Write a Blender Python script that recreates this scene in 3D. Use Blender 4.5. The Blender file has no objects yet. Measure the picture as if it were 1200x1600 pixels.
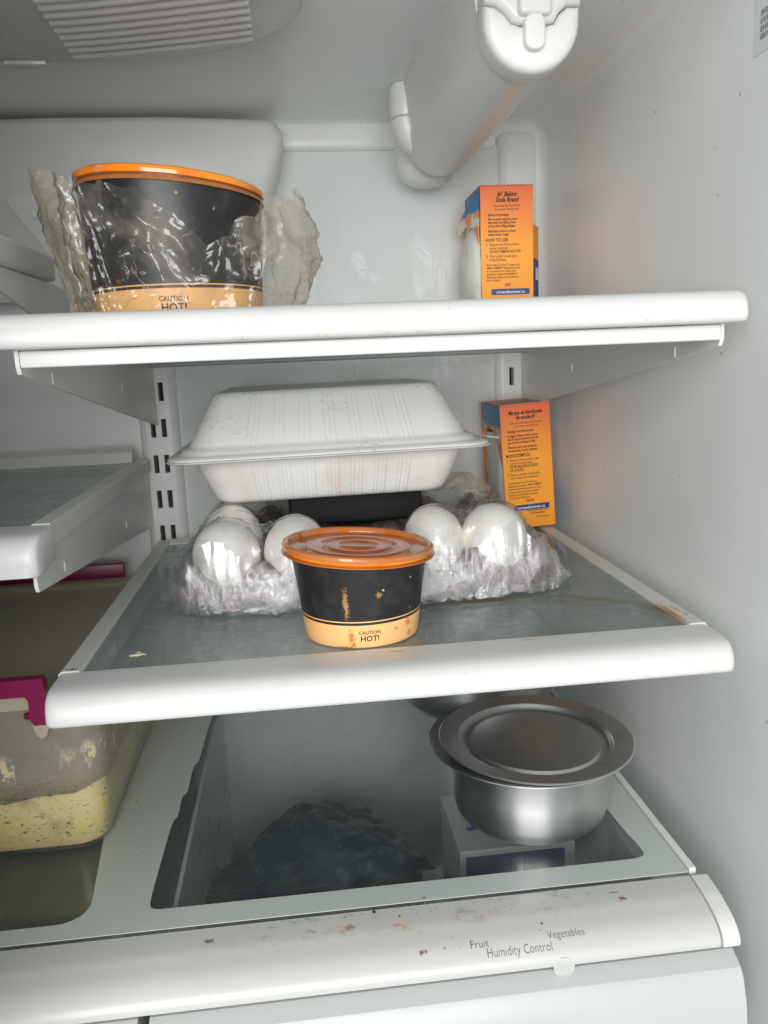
import bpy, bmesh, math, random
import numpy as np
from mathutils import Vector, Matrix, noise
from mathutils.geometry import tessellate_polygon
random.seed(7)
scn = bpy.context.scene
C = scn.collection
PI = math.pi

# ------------------------------------------------------------------ camera, light, exposure
cam = bpy.data.cameras.new('camera'); camo = bpy.data.objects.new('camera', cam); C.objects.link(camo)
def aim(pitch, yaw, roll):
    f = Vector((math.sin(yaw)*math.cos(pitch), math.cos(yaw)*math.cos(pitch), math.sin(pitch)))
    r = Vector((math.cos(yaw), -math.sin(yaw), 0)); u = r.cross(f)
    c, s = math.cos(roll), math.sin(roll)
    return r*c + u*s, u*c - r*s, f
R_, U_, F_ = aim(-.185, .1028, -.0414)
camo.matrix_world = Matrix(((R_.x, U_.x, -F_.x, .1508), (R_.y, U_.y, -F_.y, -.4456), (R_.z, U_.z, -F_.z, .1791), (0, 0, 0, 1)))
cam.sensor_fit = 'VERTICAL'; cam.sensor_height = 24; cam.lens = 24*1272.05/1600
cam.clip_start = .01; cam.clip_end = 60
scn.camera = camo

w = bpy.data.worlds.new('World'); scn.world = w; w.use_nodes = True
bg = w.node_tree.nodes['Background']; bg.inputs[0].default_value = (.88, .95, 1, 1); bg.inputs[1].default_value = .44

def area(name, loc, target, size, power, col):
    l = bpy.data.lights.new(name, 'AREA'); l.shape = 'RECTANGLE'; l.size, l.size_y = size; l.energy = power; l.color = col
    o = bpy.data.objects.new(name, l); C.objects.link(o); o.location = loc
    o.rotation_euler = (Vector(target)-Vector(loc)).to_track_quat('-Z', 'Y').to_euler()
    return o
area('kitchen_window_light', (-.15, -1.95, .42), (.2, .2, .08), (1.6, 1.2), 42, (1, .995, .985))

scn.view_settings.view_transform = 'Standard'; scn.view_settings.look = 'None'
scn.view_settings.exposure = 0.30; scn.view_settings.gamma = 1; scn.view_settings.use_curve_mapping = False
scn.render.engine = 'CYCLES'
cy = scn.cycles
cy.use_denoising = True
try: cy.denoiser = 'OPENIMAGEDENOISE'
except Exception: pass
cy.max_bounces = 14; cy.diffuse_bounces = 10; cy.glossy_bounces = 5; cy.transmission_bounces = 8; cy.transparent_max_bounces = 24
cy.caustics_reflective = False; cy.caustics_refractive = False; cy.sample_clamp_indirect = 6

# ------------------------------------------------------------------ materials
def srgb(r, g, b):
    f = lambda c: (c/12.92 if c <= .04045 else ((c+.055)/1.055)**2.4)
    return (f(r/255), f(g/255), f(b/255), 1)
class N:
    """small node helper"""
    def __init__(s, name):
        s.m = bpy.data.materials.new(name); s.m.use_nodes = True; s.t = s.m.node_tree; s.t.nodes.clear()
        s.out = s.t.nodes.new('ShaderNodeOutputMaterial'); s.tc = s.t.nodes.new('ShaderNodeTexCoord')
    def n(s, typ, ins=None, **kw):
        x = s.t.nodes.new('ShaderNode'+typ)
        for k, v in kw.items(): setattr(x, k, v)
        for k, v in (ins or {}).items(): s.put(x.inputs[k], v)
        return x
    def put(s, sock, v):
        if isinstance(v, bpy.types.NodeSocket): s.t.links.new(v, sock)
        elif isinstance(v, bpy.types.Node): s.t.links.new(v.outputs[0], sock)
        else: sock.default_value = v
    def math(s, op, a, b=0.0, c=0.0, clamp=False):
        x = s.n('Math', operation=op, use_clamp=clamp); s.put(x.inputs[0], a); s.put(x.inputs[1], b)
        if op in ('MULTIPLY_ADD', 'SMOOTH_MIN', 'COMPARE'): s.put(x.inputs[2], c)
        return x.outputs[0]
    def obj(s): return s.tc.outputs['Object']
    def mapped(s, scale=(1, 1, 1), loc=(0, 0, 0), rot=(0, 0, 0), src=None):
        return s.n('Mapping', {'Vector': src or s.obj(), 'Scale': scale, 'Location': loc, 'Rotation': rot}).outputs[0]
    def noise(s, scale, detail=4, rough=.55, vec=None, dist=0):
        return s.n('TexNoise', {'Vector': vec or s.obj(), 'Scale': scale, 'Detail': detail, 'Roughness': rough, 'Distortion': dist}).outputs[0]
    def ramp(s, v, lo, hi, a=0.0, b=1.0):
        x = s.n('MapRange', {0: v, 1: lo, 2: hi, 3: a, 4: b}, clamp=True); return x.outputs[0]
    def mix(s, f, a, b):
        x = s.n('Mix', data_type='RGBA'); s.put(x.inputs[0], f); s.put(x.inputs[6], a); s.put(x.inputs[7], b); return x.outputs[2]
    def bump(s, h, strength=.2, dist=.001, normal=None):
        x = s.n('Bump', {'Strength': strength, 'Distance': dist, 'Height': h})
        if normal: s.put(x.inputs['Normal'], normal)
        return x.outputs[0]
    def bsdf(s, **k):
        x = s.t.nodes.new('ShaderNodeBsdfPrincipled')
        for a, v in k.items(): s.put(x.inputs[a.replace('_', ' ')], v)
        return x
    def schlick(s, f0=.04, normal=None):
        """two-sided fresnel for thin sheets"""
        lw = s.n('LayerWeight', {0: .5})
        if normal: s.put(lw.inputs['Normal'], normal)
        return s.math('ADD', f0, s.math('MULTIPLY', s.math('POWER', lw.outputs['Facing'], 5), 1-f0), clamp=True)
    def done(s, sh): s.put(s.out.inputs[0], sh); return s.m
    def spot(s, cx, cyy, rad, wob=.5, stretch=1.0, fs=620, axes='XY'):
        """irregular stain mask around a local point"""
        xyz = s.n('SeparateXYZ', {0: s.obj()})
        a = s.math('SUBTRACT', xyz.outputs[axes[0]], cx); b = s.math('MULTIPLY', s.math('SUBTRACT', xyz.outputs[axes[1]], cyy), stretch)
        d = s.math('SQRT', s.math('ADD', s.math('MULTIPLY', a, a), s.math('MULTIPLY', b, b)))
        nz = s.noise(fs, 5, .75)
        d2 = s.math('ADD', s.math('DIVIDE', d, rad), s.math('MULTIPLY', s.math('SUBTRACT', nz, .5), wob*4))
        return s.ramp(d2, .55, 1.0, 1, 0)

def plastic(name, col, rough=.32, grime=.06, bump=.05, tint=(150, 135, 105)):
    k = N(name)
    g = k.ramp(k.noise(14, 6, .65), .45, .8)
    fl = k.ramp(k.noise(420, 2, .5), .765, .80)
    c = k.mix(k.math('MULTIPLY', g, grime), col, srgb(*tint))
    c = k.mix(k.math('MULTIPLY', fl, .35 if grime else 0), c, srgb(120, 110, 90))
    r = k.ramp(k.noise(30, 4, .6), .3, .8, rough-.05, rough+.1)
    b = k.bump(k.noise(350, 3, .5), bump, .0006)
    b = k.bump(k.noise(9, 2, .5), .12, .004, b)
    return k.done(k.bsdf(Base_Color=c, Roughness=r, Normal=b))
WHITE = srgb(236, 236, 230)
M = {}
M['liner'] = plastic('liner_plastic', srgb(230, 232, 230), .26, .05, .05)
M['white'] = plastic('shelf_plastic', srgb(222, 222, 218), .36, .05, .04)
M['grey_plastic'] = plastic('rail_plastic', srgb(216, 217, 211), .4, .08, .06)
M['drawer'] = plastic('drawer_plastic', srgb(192, 194, 193), .3, .06, .04)
M['filter'] = plastic('filter_plastic', srgb(225, 226, 223), .32, .03, .04)
M['vent'] = plastic('vent_plastic', srgb(216, 216, 210), .42, .05, .06)
M['bin'] = plastic('bin_plastic', srgb(226, 230, 228), .3, .1, .05)
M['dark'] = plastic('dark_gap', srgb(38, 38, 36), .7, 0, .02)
M['steel_rod'] = plastic('rod_paint', srgb(170, 174, 172), .35, .05, .02)

def stained(name, col, spots, rough=.34, band=None):
    """white plastic with food stains; spots = (x, y, radius, colour, wobble, stretch)"""
    k = N(name)
    c = k.mix(k.math('MULTIPLY', k.ramp(k.noise(16, 6, .65), .45, .8), .07), col, srgb(170, 150, 115))
    if band:   # (axis, centre, half width, x-lo, x-hi, colour, amount)
        for ax, ce, hw, x0, x1, bc, am in band:
            xyz = k.n('SeparateXYZ', {0: k.obj()})
            d = k.math('ABSOLUTE', k.math('DIVIDE', k.math('SUBTRACT', xyz.outputs[ax], ce), hw))
            m1 = k.ramp(d, .2, 1, 1, 0)
            xm = k.math('MULTIPLY', k.ramp(xyz.outputs['X'], x0, x0+.03), k.ramp(xyz.outputs['X'], x1-.03, x1, 1, 0))
            nz = k.ramp(k.noise(130, 7, .8, k.mapped((1, 1.6, 1.6))), .53, .70)
            c = k.mix(k.math('MULTIPLY', k.math('MULTIPLY', k.math('MULTIPLY', m1, xm), nz), am), c, srgb(*bc))
    for (x, y, r, sc, wob, st) in spots:
        c = k.mix(k.math('MULTIPLY', k.spot(x, y, r*.8, wob*1.4, st), .85), c, srgb(*sc))
    fl = k.ramp(k.noise(330, 2, .5), .755, .785)
    c = k.mix(k.math('MULTIPLY', fl, .5), c, srgb(110, 90, 70))
    b = k.bump(k.noise(350, 3, .5), .05, .0006)
    return k.done(k.bsdf(Base_Color=c, Roughness=rough, Normal=b))

def glass(name, tint, dust, dustcol, rough=.03, smear=.25, tide=None):
    """flat shelf glass: tinted see-through sheet with fresnel gloss and a film of smears"""
    k = N(name)
    tr = k.n('BsdfTransparent', {0: tint})
    sm = k.noise(9, 7, .7, k.mapped((1, 2.2, 1)), .6)
    gl = k.n('BsdfGlossy', {0: (1, 1, 1, 1), 1: k.ramp(sm, .35, .75, rough, rough+.16)})
    a = k.n('MixShader', {0: k.schlick(.043), 1: tr, 2: gl})
    df = k.n('BsdfDiffuse', {0: dustcol})
    st = k.ramp(k.noise(24, 8, .75, None, 1.2), .46, .70)
    scr = k.math('MULTIPLY', k.ramp(k.noise(60, 3, .6, k.mapped((6, .5, 1), rot=(0, 0, .6))), .66, .70), k.ramp(k.noise(11, 3), .5, .6))
    spk = k.ramp(k.noise(260, 2, .5), .72, .76)
    fac = k.math('ADD', dust, k.math('MULTIPLY', k.math('MULTIPLY', sm, st), smear), clamp=True)
    fac = k.math('ADD', fac, k.math('ADD', k.math('MULTIPLY', scr, .22), k.math('MULTIPLY', spk, .3)), clamp=True)
    sh = k.n('MixShader', {0: fac, 1: a, 2: df})
    if tide:
        tx, ty, tr_, tw = tide
        xyz = k.n('SeparateXYZ', {0: k.obj()}); dx = k.math('SUBTRACT', xyz.outputs['X'], tx); dy = k.math('SUBTRACT', xyz.outputs['Y'], ty)
        d = k.math('SQRT', k.math('ADD', k.math('MULTIPLY', dx, dx), k.math('MULTIPLY', dy, dy)))
        d = k.math('ADD', d, k.math('MULTIPLY', k.math('SUBTRACT', k.noise(30, 4, .6), .5), .014))
        m = k.math('MULTIPLY', k.ramp(k.math('ABSOLUTE', k.math('SUBTRACT', d, tr_)), tw, tw*.3), k.math('MULTIPLY', k.ramp(dx, -.07, -.03), k.ramp(k.noise(40, 5, .7), .3, .6)))
        sh = k.n('MixShader', {0: k.math('MULTIPLY', m, .75), 1: sh, 2: k.n('BsdfDiffuse', {0: srgb(132, 112, 74)}).outputs[0]})
    return k.done(sh)
M['glass'] = glass('shelf_glass', (.90, .94, .935, 1), .33, srgb(156, 165, 163), .05, .50)
M['glass_tide'] = glass('shelf_glass_spilled', (.90, .94, .935, 1), .33, srgb(156, 165, 163), .05, .50, (.30-.205, .015-.2075, .116, .008))
M['cover_glass'] = glass('cover_glass', (.95, .97, .97, 1), .045, srgb(176, 186, 184), .04, .12)
M['glass_edge'] = plastic('glass_edge', srgb(120, 150, 140), .2, 0, 0)

def simple(name, col, rough=.5, metal=0.0, noise_amt=.15, nscale=40, bump=.08, bdist=.0006, col2=None, **kw):
    k = N(name)
    c2 = col2 or tuple(x*.6 for x in col[:3])+(1,)
    c = k.mix(k.math('MULTIPLY', k.ramp(k.noise(nscale, 5, .6), .4, .75), noise_amt), col, c2)
    return k.done(k.bsdf(Base_Color=c, Roughness=rough, Metallic=metal, Normal=k.bump(k.noise(nscale*6, 3, .6), bump, bdist), **kw))

# ------------------------------------------------------------------ object helpers
LOC = {}
def to_obj(name, me, mat, smooth=True, angle=35):
    if isinstance(me, bmesh.types.BMesh):
        bm = me; me = bpy.data.meshes.new(name)
        bmesh.ops.recalc_face_normals(bm, faces=bm.faces)
        if smooth:
            lim = math.radians(angle)
            for f in bm.faces: f.smooth = True
            for e in bm.edges:
                if len(e.link_faces) == 2 and e.calc_face_angle(0) > lim: e.smooth = False
        bm.to_mesh(me); bm.free()
    for mm in (mat if isinstance(mat, (list, tuple)) else [mat]): me.materials.append(mm)
    o = bpy.data.objects.new(name, me); C.objects.link(o); return o
def props(o, label=None, cat=None, group=None, kind=None):
    for k_, v in (('label', label), ('category', cat), ('group', group), ('kind', kind)):
        if v: o[k_] = v
    return o
def thing(name, label, cat, loc, group=None, kind=None):
    o = bpy.data.objects.new(name, None); C.objects.link(o); o.location = loc; o.empty_display_size = .02
    LOC[o.name] = Vector(loc); return props(o, label, cat, group, kind)
def part(name, me, mat, parent, label=None, smooth=True, angle=35):
    o = to_obj(name, me, mat, smooth, angle); L = LOC[parent.name]
    o.data.transform(Matrix.Translation(-L)); o.parent = parent; LOC[o.name] = L
    if label: o['label'] = label
    return o
def solo(name, me, mat, label, cat, loc, group=None, kind=None, smooth=True, angle=35):
    o = to_obj(name, me, mat, smooth, angle); o.data.transform(Matrix.Translation(-Vector(loc))); o.location = loc
    LOC[o.name] = Vector(loc); return props(o, label, cat, group, kind)
def spin_thing(o, axis, ang): o.rotation_euler[('x', 'y', 'z').index(axis)] = ang

def B(): return bmesh.new()
def box(bm, x0, x1, y0, y1, z0, z1, bev=0, seg=3):
    r = bmesh.ops.create_cube(bm, size=1)
    vs = r['verts']
    for v in vs: v.co = Vector(((x0+x1)/2+v.co.x*(x1-x0), (y0+y1)/2+v.co.y*(y1-y0), (z0+z1)/2+v.co.z*(z1-z0)))
    if bev:
        es = list({e for v in vs for e in v.link_edges})
        bmesh.ops.bevel(bm, geom=es, offset=bev, segments=seg, profile=.5, affect='EDGES')
    return bm
def rbox(*a): return box(B(), *a)
def prism(bm, pts, mapf, n0, n1):
    """closed outline pts (a, b) swept between n0 and n1; mapf(a, b, n) -> xyz"""
    v0 = [bm.verts.new(mapf(a, b, n0)) for a, b in pts]; v1 = [bm.verts.new(mapf(a, b, n1)) for a, b in pts]
    k = len(pts)
    for i in range(k): bm.faces.new((v0[i], v0[(i+1) % k], v1[(i+1) % k], v1[i]))
    bm.faces.new(v0); bm.faces.new(v1[::-1]); return bm
YZ = lambda a, b, n: (n, a, b)      # outline in (y, z), swept along x
XZ = lambda a, b, n: (a, n, b)
XY = lambda a, b, n: (a, b, n)
def bevel_all(bm, off, seg=2, minang=25):
    es = [e for e in bm.edges if len(e.link_faces) == 2 and e.calc_face_angle(0) > math.radians(minang)]
    bmesh.ops.bevel(bm, geom=es, offset=off, segments=seg, profile=.5, affect='EDGES'); return bm
def lathe(prof, c, seg=96, fn=None, closed=False):
    bm = B(); rings = []
    for r, z in prof:
        if r < 1e-6:
            p = Vector((c[0], c[1], c[2]+z)); rings.append([bm.verts.new(fn(p) if fn else p)])
        else:
            ring = []
            for i in range(seg):
                a = 2*PI*i/seg; p = Vector((c[0]+r*math.cos(a), c[1]+r*math.sin(a), c[2]+z)); ring.append(bm.verts.new(fn(p) if fn else p))
            rings.append(ring)
    pairs = list(zip(rings, rings[1:])) + ([(rings[-1], rings[0])] if closed else [])
    for A, Bq in pairs:
        if len(A) == 1 and len(Bq) == 1: continue
        for i in range(seg):
            j = (i+1) % seg
            if len(A) == 1: bm.faces.new((A[0], Bq[j], Bq[i]))
            elif len(Bq) == 1: bm.faces.new((A[i], A[j], Bq[0]))
            else: bm.faces.new((A[i], A[j], Bq[j], Bq[i]))
    return bm
def rrect(x0, x1, y0, y1, r, n=6):
    out = []
    for cx, cyy, a0 in ((x1-r, y0+r, -PI/2), (x1-r, y1-r, 0), (x0+r, y1-r, PI/2), (x0+r, y0+r, PI)):
        for i in range(n+1):
            a = a0+PI/2*i/n; out.append((cx+r*math.cos(a), cyy+r*math.sin(a)))
    return out
def sheet_with_holes(outer, holes, z0, z1):
    """flat plate in xy with holes, thickness z0..z1"""
    bm = B(); loops = [outer]+holes
    tris = tessellate_polygon([[Vector((x, y, 0)) for x, y in l] for l in loops])
    flat = [p for l in loops for p in l]
    top = [bm.verts.new((x, y, z1)) for x, y in flat]; bot = [bm.verts.new((x, y, z0)) for x, y in flat]
    for t in tris:
        bm.faces.new([top[i] for i in t]); bm.faces.new([bot[i] for i in t][::-1])
    s = 0
    for l in loops:
        k = len(l)
        for i in range(k):
            a, b = s+i, s+(i+1) % k; bm.faces.new((top[a], top[b], bot[b], bot[a]))
        s += k
    return bm
def tube(bm, pts, r, seg=10):
    rings = []
    for i, p in enumerate(pts):
        p = Vector(p); d = (Vector(pts[min(i+1, len(pts)-1)])-Vector(pts[max(i-1, 0)])).normalized()
        up = Vector((0, 0, 1)) if abs(d.z) < .9 else Vector((1, 0, 0))
        a = d.cross(up).normalized(); b = a.cross(d)
        rings.append([bm.verts.new(p+a*r*math.cos(2*PI*j/seg)+b*r*math.sin(2*PI*j/seg)) for j in range(seg)])
    for A, Bq in zip(rings, rings[1:]):
        for j in range(seg): bm.faces.new((A[j], A[(j+1) % seg], Bq[(j+1) % seg], Bq[j]))
    bm.faces.new(rings[0]); bm.faces.new(rings[-1][::-1]); return bm
def grid_mesh(P, name='g', close_u=False):
    """P: array rows x cols x 3 -> mesh"""
    r, c = P.shape[:2]; me = bpy.data.meshes.new(name)
    F = []
    for i in range(r-1):
        for j in range(c-1 if not close_u else c):
            j2 = (j+1) % c; F.append((i*c+j, i*c+j2, (i+1)*c+j2, (i+1)*c+j))
    me.from_pydata([tuple(v) for v in P.reshape(-1, 3)], [], F); me.polygons.foreach_set('use_smooth', [True]*len(F)); me.update(); return me

# flat lettering, turned into one mesh: lines = (text, size, x, y, align, shear, weight, xscale)
def lettering(lines, mapf, name='printed_text'):
    tmp = []
    for (s, size, x, y, al, sh, wt, xs) in lines:
        cu = bpy.data.curves.new('t', 'FONT'); cu.body = s; cu.size = size; cu.align_x = al; cu.shear = sh; cu.offset = wt*size; cu.resolution_u = 2
        o = bpy.data.objects.new('t', cu); C.objects.link(o); tmp.append((o, x, y, xs))
    dg = bpy.context.evaluated_depsgraph_get(); dg.update()
    V = []; F = []
    for o, x, y, xs in tmp:
        me = bpy.data.meshes.new_from_object(o.evaluated_get(dg)); s0 = len(V)
        V += [mapf(v.co.x*xs+x, v.co.y+y) for v in me.vertices]; F += [tuple(i+s0 for i in p.vertices) for p in me.polygons]
        bpy.data.meshes.remove(me)
    for o, *_ in tmp:
        cu = o.data; bpy.data.objects.remove(o); bpy.data.curves.remove(cu)
    me = bpy.data.meshes.new(name); me.from_pydata(V, [], F); me.update(); return me
M['ink'] = simple('black_ink', srgb(40, 30, 26), .6, noise_amt=.1, bump=0)
M['grey_ink'] = simple('grey_ink', srgb(84, 86, 88), .5, noise_amt=.1, bump=0)
M['white_ink'] = simple('white_ink', srgb(225, 232, 238), .6, noise_amt=.1, bump=0)
M['navy'] = simple('navy_ink', srgb(32, 62, 118), .45, noise_amt=.3, bump=.02)

# ================================================================== THE REFRIGERATOR CAVITY (setting)
XL, XR, YF, YB, ZF, ZC = -.435, .428, -.11, .452, -.47, .42
TY = .437                                   # face of the shelf tracks
liner = thing('refrigerator_liner', None, None, (0, YB, ZF), kind='structure')
bm = B(); box(bm, XL, XR, YF, YB, ZF, ZC)
bmesh.ops.delete(bm, geom=[f for f in bm.faces if f.normal.y < -.9], context='FACES')
es = [e for e in bm.edges if len(e.link_faces) == 2]
bmesh.ops.bevel(bm, geom=es, offset=.022, segments=8, profile=.5, affect='EDGES')
k = N('liner_wall')
c_ = k.mix(k.math('MULTIPLY', k.ramp(k.noise(4, 2, .5), .3, .8), .08), srgb(234, 236, 234), srgb(206, 205, 196))
sp_ = k.ramp(k.noise(170, 2, .4), .775, .79)
c_ = k.mix(k.math('MULTIPLY', sp_, .55), c_, srgb(110, 100, 85))
M['liner_wall'] = k.done(k.bsdf(Base_Color=c_, Roughness=k.ramp(k.noise(4, 2, .5), .2, .8, .24, .32), Normal=k.bump(k.noise(6, 2, .5), .25, .006, k.bump(k.noise(300, 3, .5), .05, .0006))))
part('liner_shell', bm, M['liner_wall'], liner)
# frosty run marks on the back wall
k = N('back_panel_frost')
run = k.ramp(k.noise(38, 7, .72, k.mapped((1, 1, .38)), .5), .52, .66)
xyz = k.n('SeparateXYZ', {0: k.obj()})
zz = k.math('MULTIPLY', k.ramp(xyz.outputs['Z'], .72, .76), k.ramp(xyz.outputs['Z'], .83, .74, 0, 1))
xx = k.math('MULTIPLY', k.ramp(xyz.outputs['X'], .16, .25), k.ramp(xyz.outputs['X'], .36, .33, 0, 1))
low = k.math('MULTIPLY', k.ramp(xyz.outputs['Z'], .69, .66, 0, 1), k.ramp(xyz.outputs['Z'], .60, .66, 0, 1))
mk = k.math('MULTIPLY', run, k.math('ADD', k.math('MULTIPLY', k.ramp(xyz.outputs['Z'], .86, .73, 0, 1), xx), k.math('MULTIPLY', low, .0)), clamp=True)
c_ = k.mix(k.math('MULTIPLY', mk, .75), srgb(220, 224, 222), srgb(250, 252, 252))
M['frost'] = k.done(k.bsdf(Base_Color=c_, Roughness=k.ramp(mk, 0, 1, .27, .12), Normal=k.bump(mk, .5, .0012, k.bump(k.noise(300, 3), .04, .0005))))
part('back_panel', rbox(.020, .380, .4465, .4535, ZF+.03, .396, .001, 2), M['frost'], liner)
part('top_ledge', rbox(-.36, .3765, .4395, .46, .3915, .4175, .006, 4), M['liner_wall'], liner)
# shelf tracks with two columns of slots
SLOT_Z = [.1554-.038*i for i in range(-7, 9)]
def track(xa, xb, cols, zt, zb, name='shelf_track'):
    """front plate with slots cut through, returns to the wall behind"""
    hw, hh = .0026, .0096
    xs = sorted({xa, xb} | {c-hw for c in cols} | {c+hw for c in cols})
    zs = [zb]+sorted([z-hh for z in SLOT_Z if z-hh > zb and z+hh < zt]+[z+hh for z in SLOT_Z if z-hh > zb and z+hh < zt])+[zt]
    ish = lambda x, z: any(abs(x-c) < hw for c in cols) and any(abs(z-s) < hh for s in SLOT_Z if s-hh > zb and s+hh < zt)
    bm = B(); g = {}
    vv = lambda x, y, z: g.setdefault((round(x, 5), round(y, 5), round(z, 5)), None) or g.__setitem__((round(x, 5), round(y, 5), round(z, 5)), bm.verts.new((x, y, z))) or g[(round(x, 5), round(y, 5), round(z, 5))]
    D = TY+.011
    for i in range(len(xs)-1):
        for j in range(len(zs)-1):
            a, b, c, d = xs[i], xs[i+1], zs[j], zs[j+1]
            if ish((a+b)/2, (c+d)/2):
                for q in (((a, c), (b, c)), ((b, c), (b, d)), ((b, d), (a, d)), ((a, d), (a, c))):
                    bm.faces.new((vv(q[0][0], TY, q[0][1]), vv(q[1][0], TY, q[1][1]), vv(q[1][0], D, q[1][1]), vv(q[0][0], D, q[0][1])))
            else: bm.faces.new((vv(a, TY, c), vv(b, TY, c), vv(b, TY, d), vv(a, TY, d)))
    t = part(name, bm, M['liner'], liner, smooth=False)
    part('slot_shade_plate', rbox(xa+.003, xb-.003, TY+.0105, TY+.0125, zb+.003, zt-.003), M['dark'], t, smooth=False)  # dark sheet standing in for the shade inside the slots
    # rounded housing either side of the slotted plate
    bm = B(); 
    for s, x in ((-1, xa), (1, xb)):
        prof = [(x, TY), (x+s*.004, TY+.0012), (x+s*.0075, TY+.005), (x+s*.009, TY+.016), (x, TY+.016)]
        prism(bm, [(a, b) for a, b in prof], lambda a, b, n: (a, b, n), zb, zt)
    part('track_side', bm, M['liner'], t)
    return t
track(-.006, .0195, (.0009, .012), .30, -.015)
track(.379, .408, (.3883,), .30, -.015)
part('corner_column', rbox(.3775, .4205, TY+.0006, .46, .2, .4095, .012, 6), M['liner'], liner)
part('corner_column', rbox(-.017, .031, TY+.0006, .46, .3005, .40, .006, 4), M['liner'], liner)

part('unseen_door', rbox(-.47, -.05, -.20, -.125, ZF-.02, .45, .012, 4), M['liner'], liner)  # out-of-view closed door, added to keep light off the other bay

# sticker on the side wall
st = thing('rating_sticker', 'white printed rating sticker on the side wall of the fridge', 'sticker', (.4275, .02, .342))
part('paper', rbox(.4274, .4279, -.045, .0398, .3425, .40), simple('sticker_paper', srgb(222, 224, 226), .3, noise_amt=.03, bump=0), st, smooth=False)
SM = lambda x, y: (.4272, -x+.034, y)
part('printed_text', lettering([('MODEL', .0085, 0, .3845, 'LEFT', 0, .0, .8), ('SERIAL', .0085, 0, .3725, 'LEFT', 0, .0, .8)], SM), M['grey_ink'], st, smooth=False)
bm = B()
for r_ in range(4):
    x_ = .0335
    while x_ > -.02:
        w_ = random.uniform(.0006, .0016); box(bm, .42715, .4274, x_-w_, x_, .3495+.0042*r_, .3495+.0042*r_+.003); x_ -= w_+random.uniform(.0004, .0012)
part('bar_marks', bm, simple('pale_ink', srgb(140, 142, 144), .5, noise_amt=.2, bump=0), st, smooth=False)

# ceiling light cover
lt = thing('ceiling_light', 'ribbed translucent oval light cover on the fridge ceiling', 'light cover', (-.005, .145, .42))
cx, cyy, ea, eb = -.005, .145, .178, .106
def oval(bm, z0, z1, s0, s1, n=96):
    r0 = []; r1 = []
    for i in range(n):
        a = 2*PI*i/n; ca, sa = math.cos(a), math.sin(a)
        X = math.copysign(abs(ca)**.9, ca); Y = math.copysign(abs(sa)**.9, sa)
        r0.append(bm.verts.new((cx+ea*s0*X, cyy+eb*s0*Y, z0))); r1.append(bm.verts.new((cx+ea*s1*X, cyy+eb*s1*Y, z1)))
    for i in range(n): bm.faces.new((r0[i], r0[(i+1) % n], r1[(i+1) % n], r1[i]))
    return r1
bm = B(); oval(bm, .421, .4145, 1.0, .995); oval(bm, .4145, .4105, .995, .965); r = oval(bm, .4105, .4085, .965, .90); bm.faces.new(r)
bmesh.ops.remove_doubles(bm, verts=bm.verts, dist=1e-5)
M['lens'] = simple('lens_plastic', srgb(198, 198, 194), .25, noise_amt=.12, nscale=20, bump=.04)
lens = part('lens', bm, M['lens'], lt)
M['lens_rib'] = simple('lens_rib_plastic', srgb(216, 216, 210), .16, noise_amt=.15, nscale=30, bump=.03)
for i in range(11):
    y0 = .2225-.0118*i; x1 = min(.137, .137-.0 if i else .137)
    bm = B(); P = []
    n = 9
    a = .0044
    pts = [(x0, 0) for x0 in (0,)]
    ring = []
    for q in range(14):
        t = q/13; x = .005+(.132)*t; y = y0-.033*t**1.25-.0
        ring.append([bm.verts.new((x, y+a*math.cos(PI*m_/6), .409-.0042*math.sin(PI*m_/6))) for m_ in range(7)])
    for A, Bq in zip(ring, ring[1:]):
        for m_ in range(6): bm.faces.new((A[m_], A[m_+1], Bq[m_+1], Bq[m_]))
    bm.faces.new(ring[0]); bm.faces.new(ring[-1][::-1])
    part('rib', bm, M['lens_rib'], lens)
part('release_tab', rbox(-.05, -.018, .236, .2435, .4055, .4095, .0018, 2), M['lens'], lt)

# air vent cover at the back
vt = thing('air_vent_cover', 'grey plastic air vent cover with rounded corners on the back wall', 'vent cover', (0, .45, .24))
def vent_outline(inset):
    o = [(-.19+inset, .25), (.118-inset, .25), (.128-inset, .30), (.1375-inset, .337), (.148-inset, .362)]
    for i in range(9):
        a = PI/2*i/8; o.append((.1385-inset+.0165*math.cos(a), .3935-inset+.0185*math.sin(a)))
    o += [(.05, .4155-inset*.8), (-.05, .416-inset*.8), (-.19+inset, .4135-inset*.8)]
    return o
bm = B(); L = []
for ins, y in ((0, .452), (0, .408), (.0015, .402), (.005, .3975), (.010, .3955)):
    L.append([bm.verts.new((a, y, b)) for a, b in vent_outline(ins)])
for A, Bq in zip(L, L[1:]):
    for i in range(len(A)): bm.faces.new((A[i], A[(i+1) % len(A)], Bq[(i+1) % len(A)], Bq[i]))
bm.faces.new(L[-1])
for v in bm.verts:                       # face leans back a little below its upper edge
    if v.co.y < .42: v.co.y += .02*max(0, (.372-v.co.z)/.1)
part('body', bm, M['vent'], vt)
fl = [(-.18, .349), (-.108, .3440), (-.105, .3405), (-.080, .297), (-.062, .27), (-.18, .27)]
fl = [(-.107, .3437), (-.066, .3478), (.02, .350), (.075, .348), (.09, .335), (.06, .29), (.03, .265), (-.05, .262), (-.072, .284), (-.095, .318), (-.1085, .339)]
bm = B(); prism(bm, fl, XZ, .3938, .402)
for v in bm.verts: v.co.y += .02*max(0, (.372-v.co.z)/.1)
bevel_all(bm, .0012, 2)
flap = part('flap', bm, M['vent'], vt)
bm = lathe([(0, 0), (.010, 0), (.0125, .001), (.0135, .0026)], (0, 0, 0), 32)
for v in bm.verts: v.co = Vector((-.072+v.co.x*1.15, .3985-v.co.z*.0-.0, .3285+v.co.y*.42))+Vector((0, -.0005+.0012*(v.co.z > .002)*0, 0))
part('finger_notch', bm, M['vent'], flap)

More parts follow.
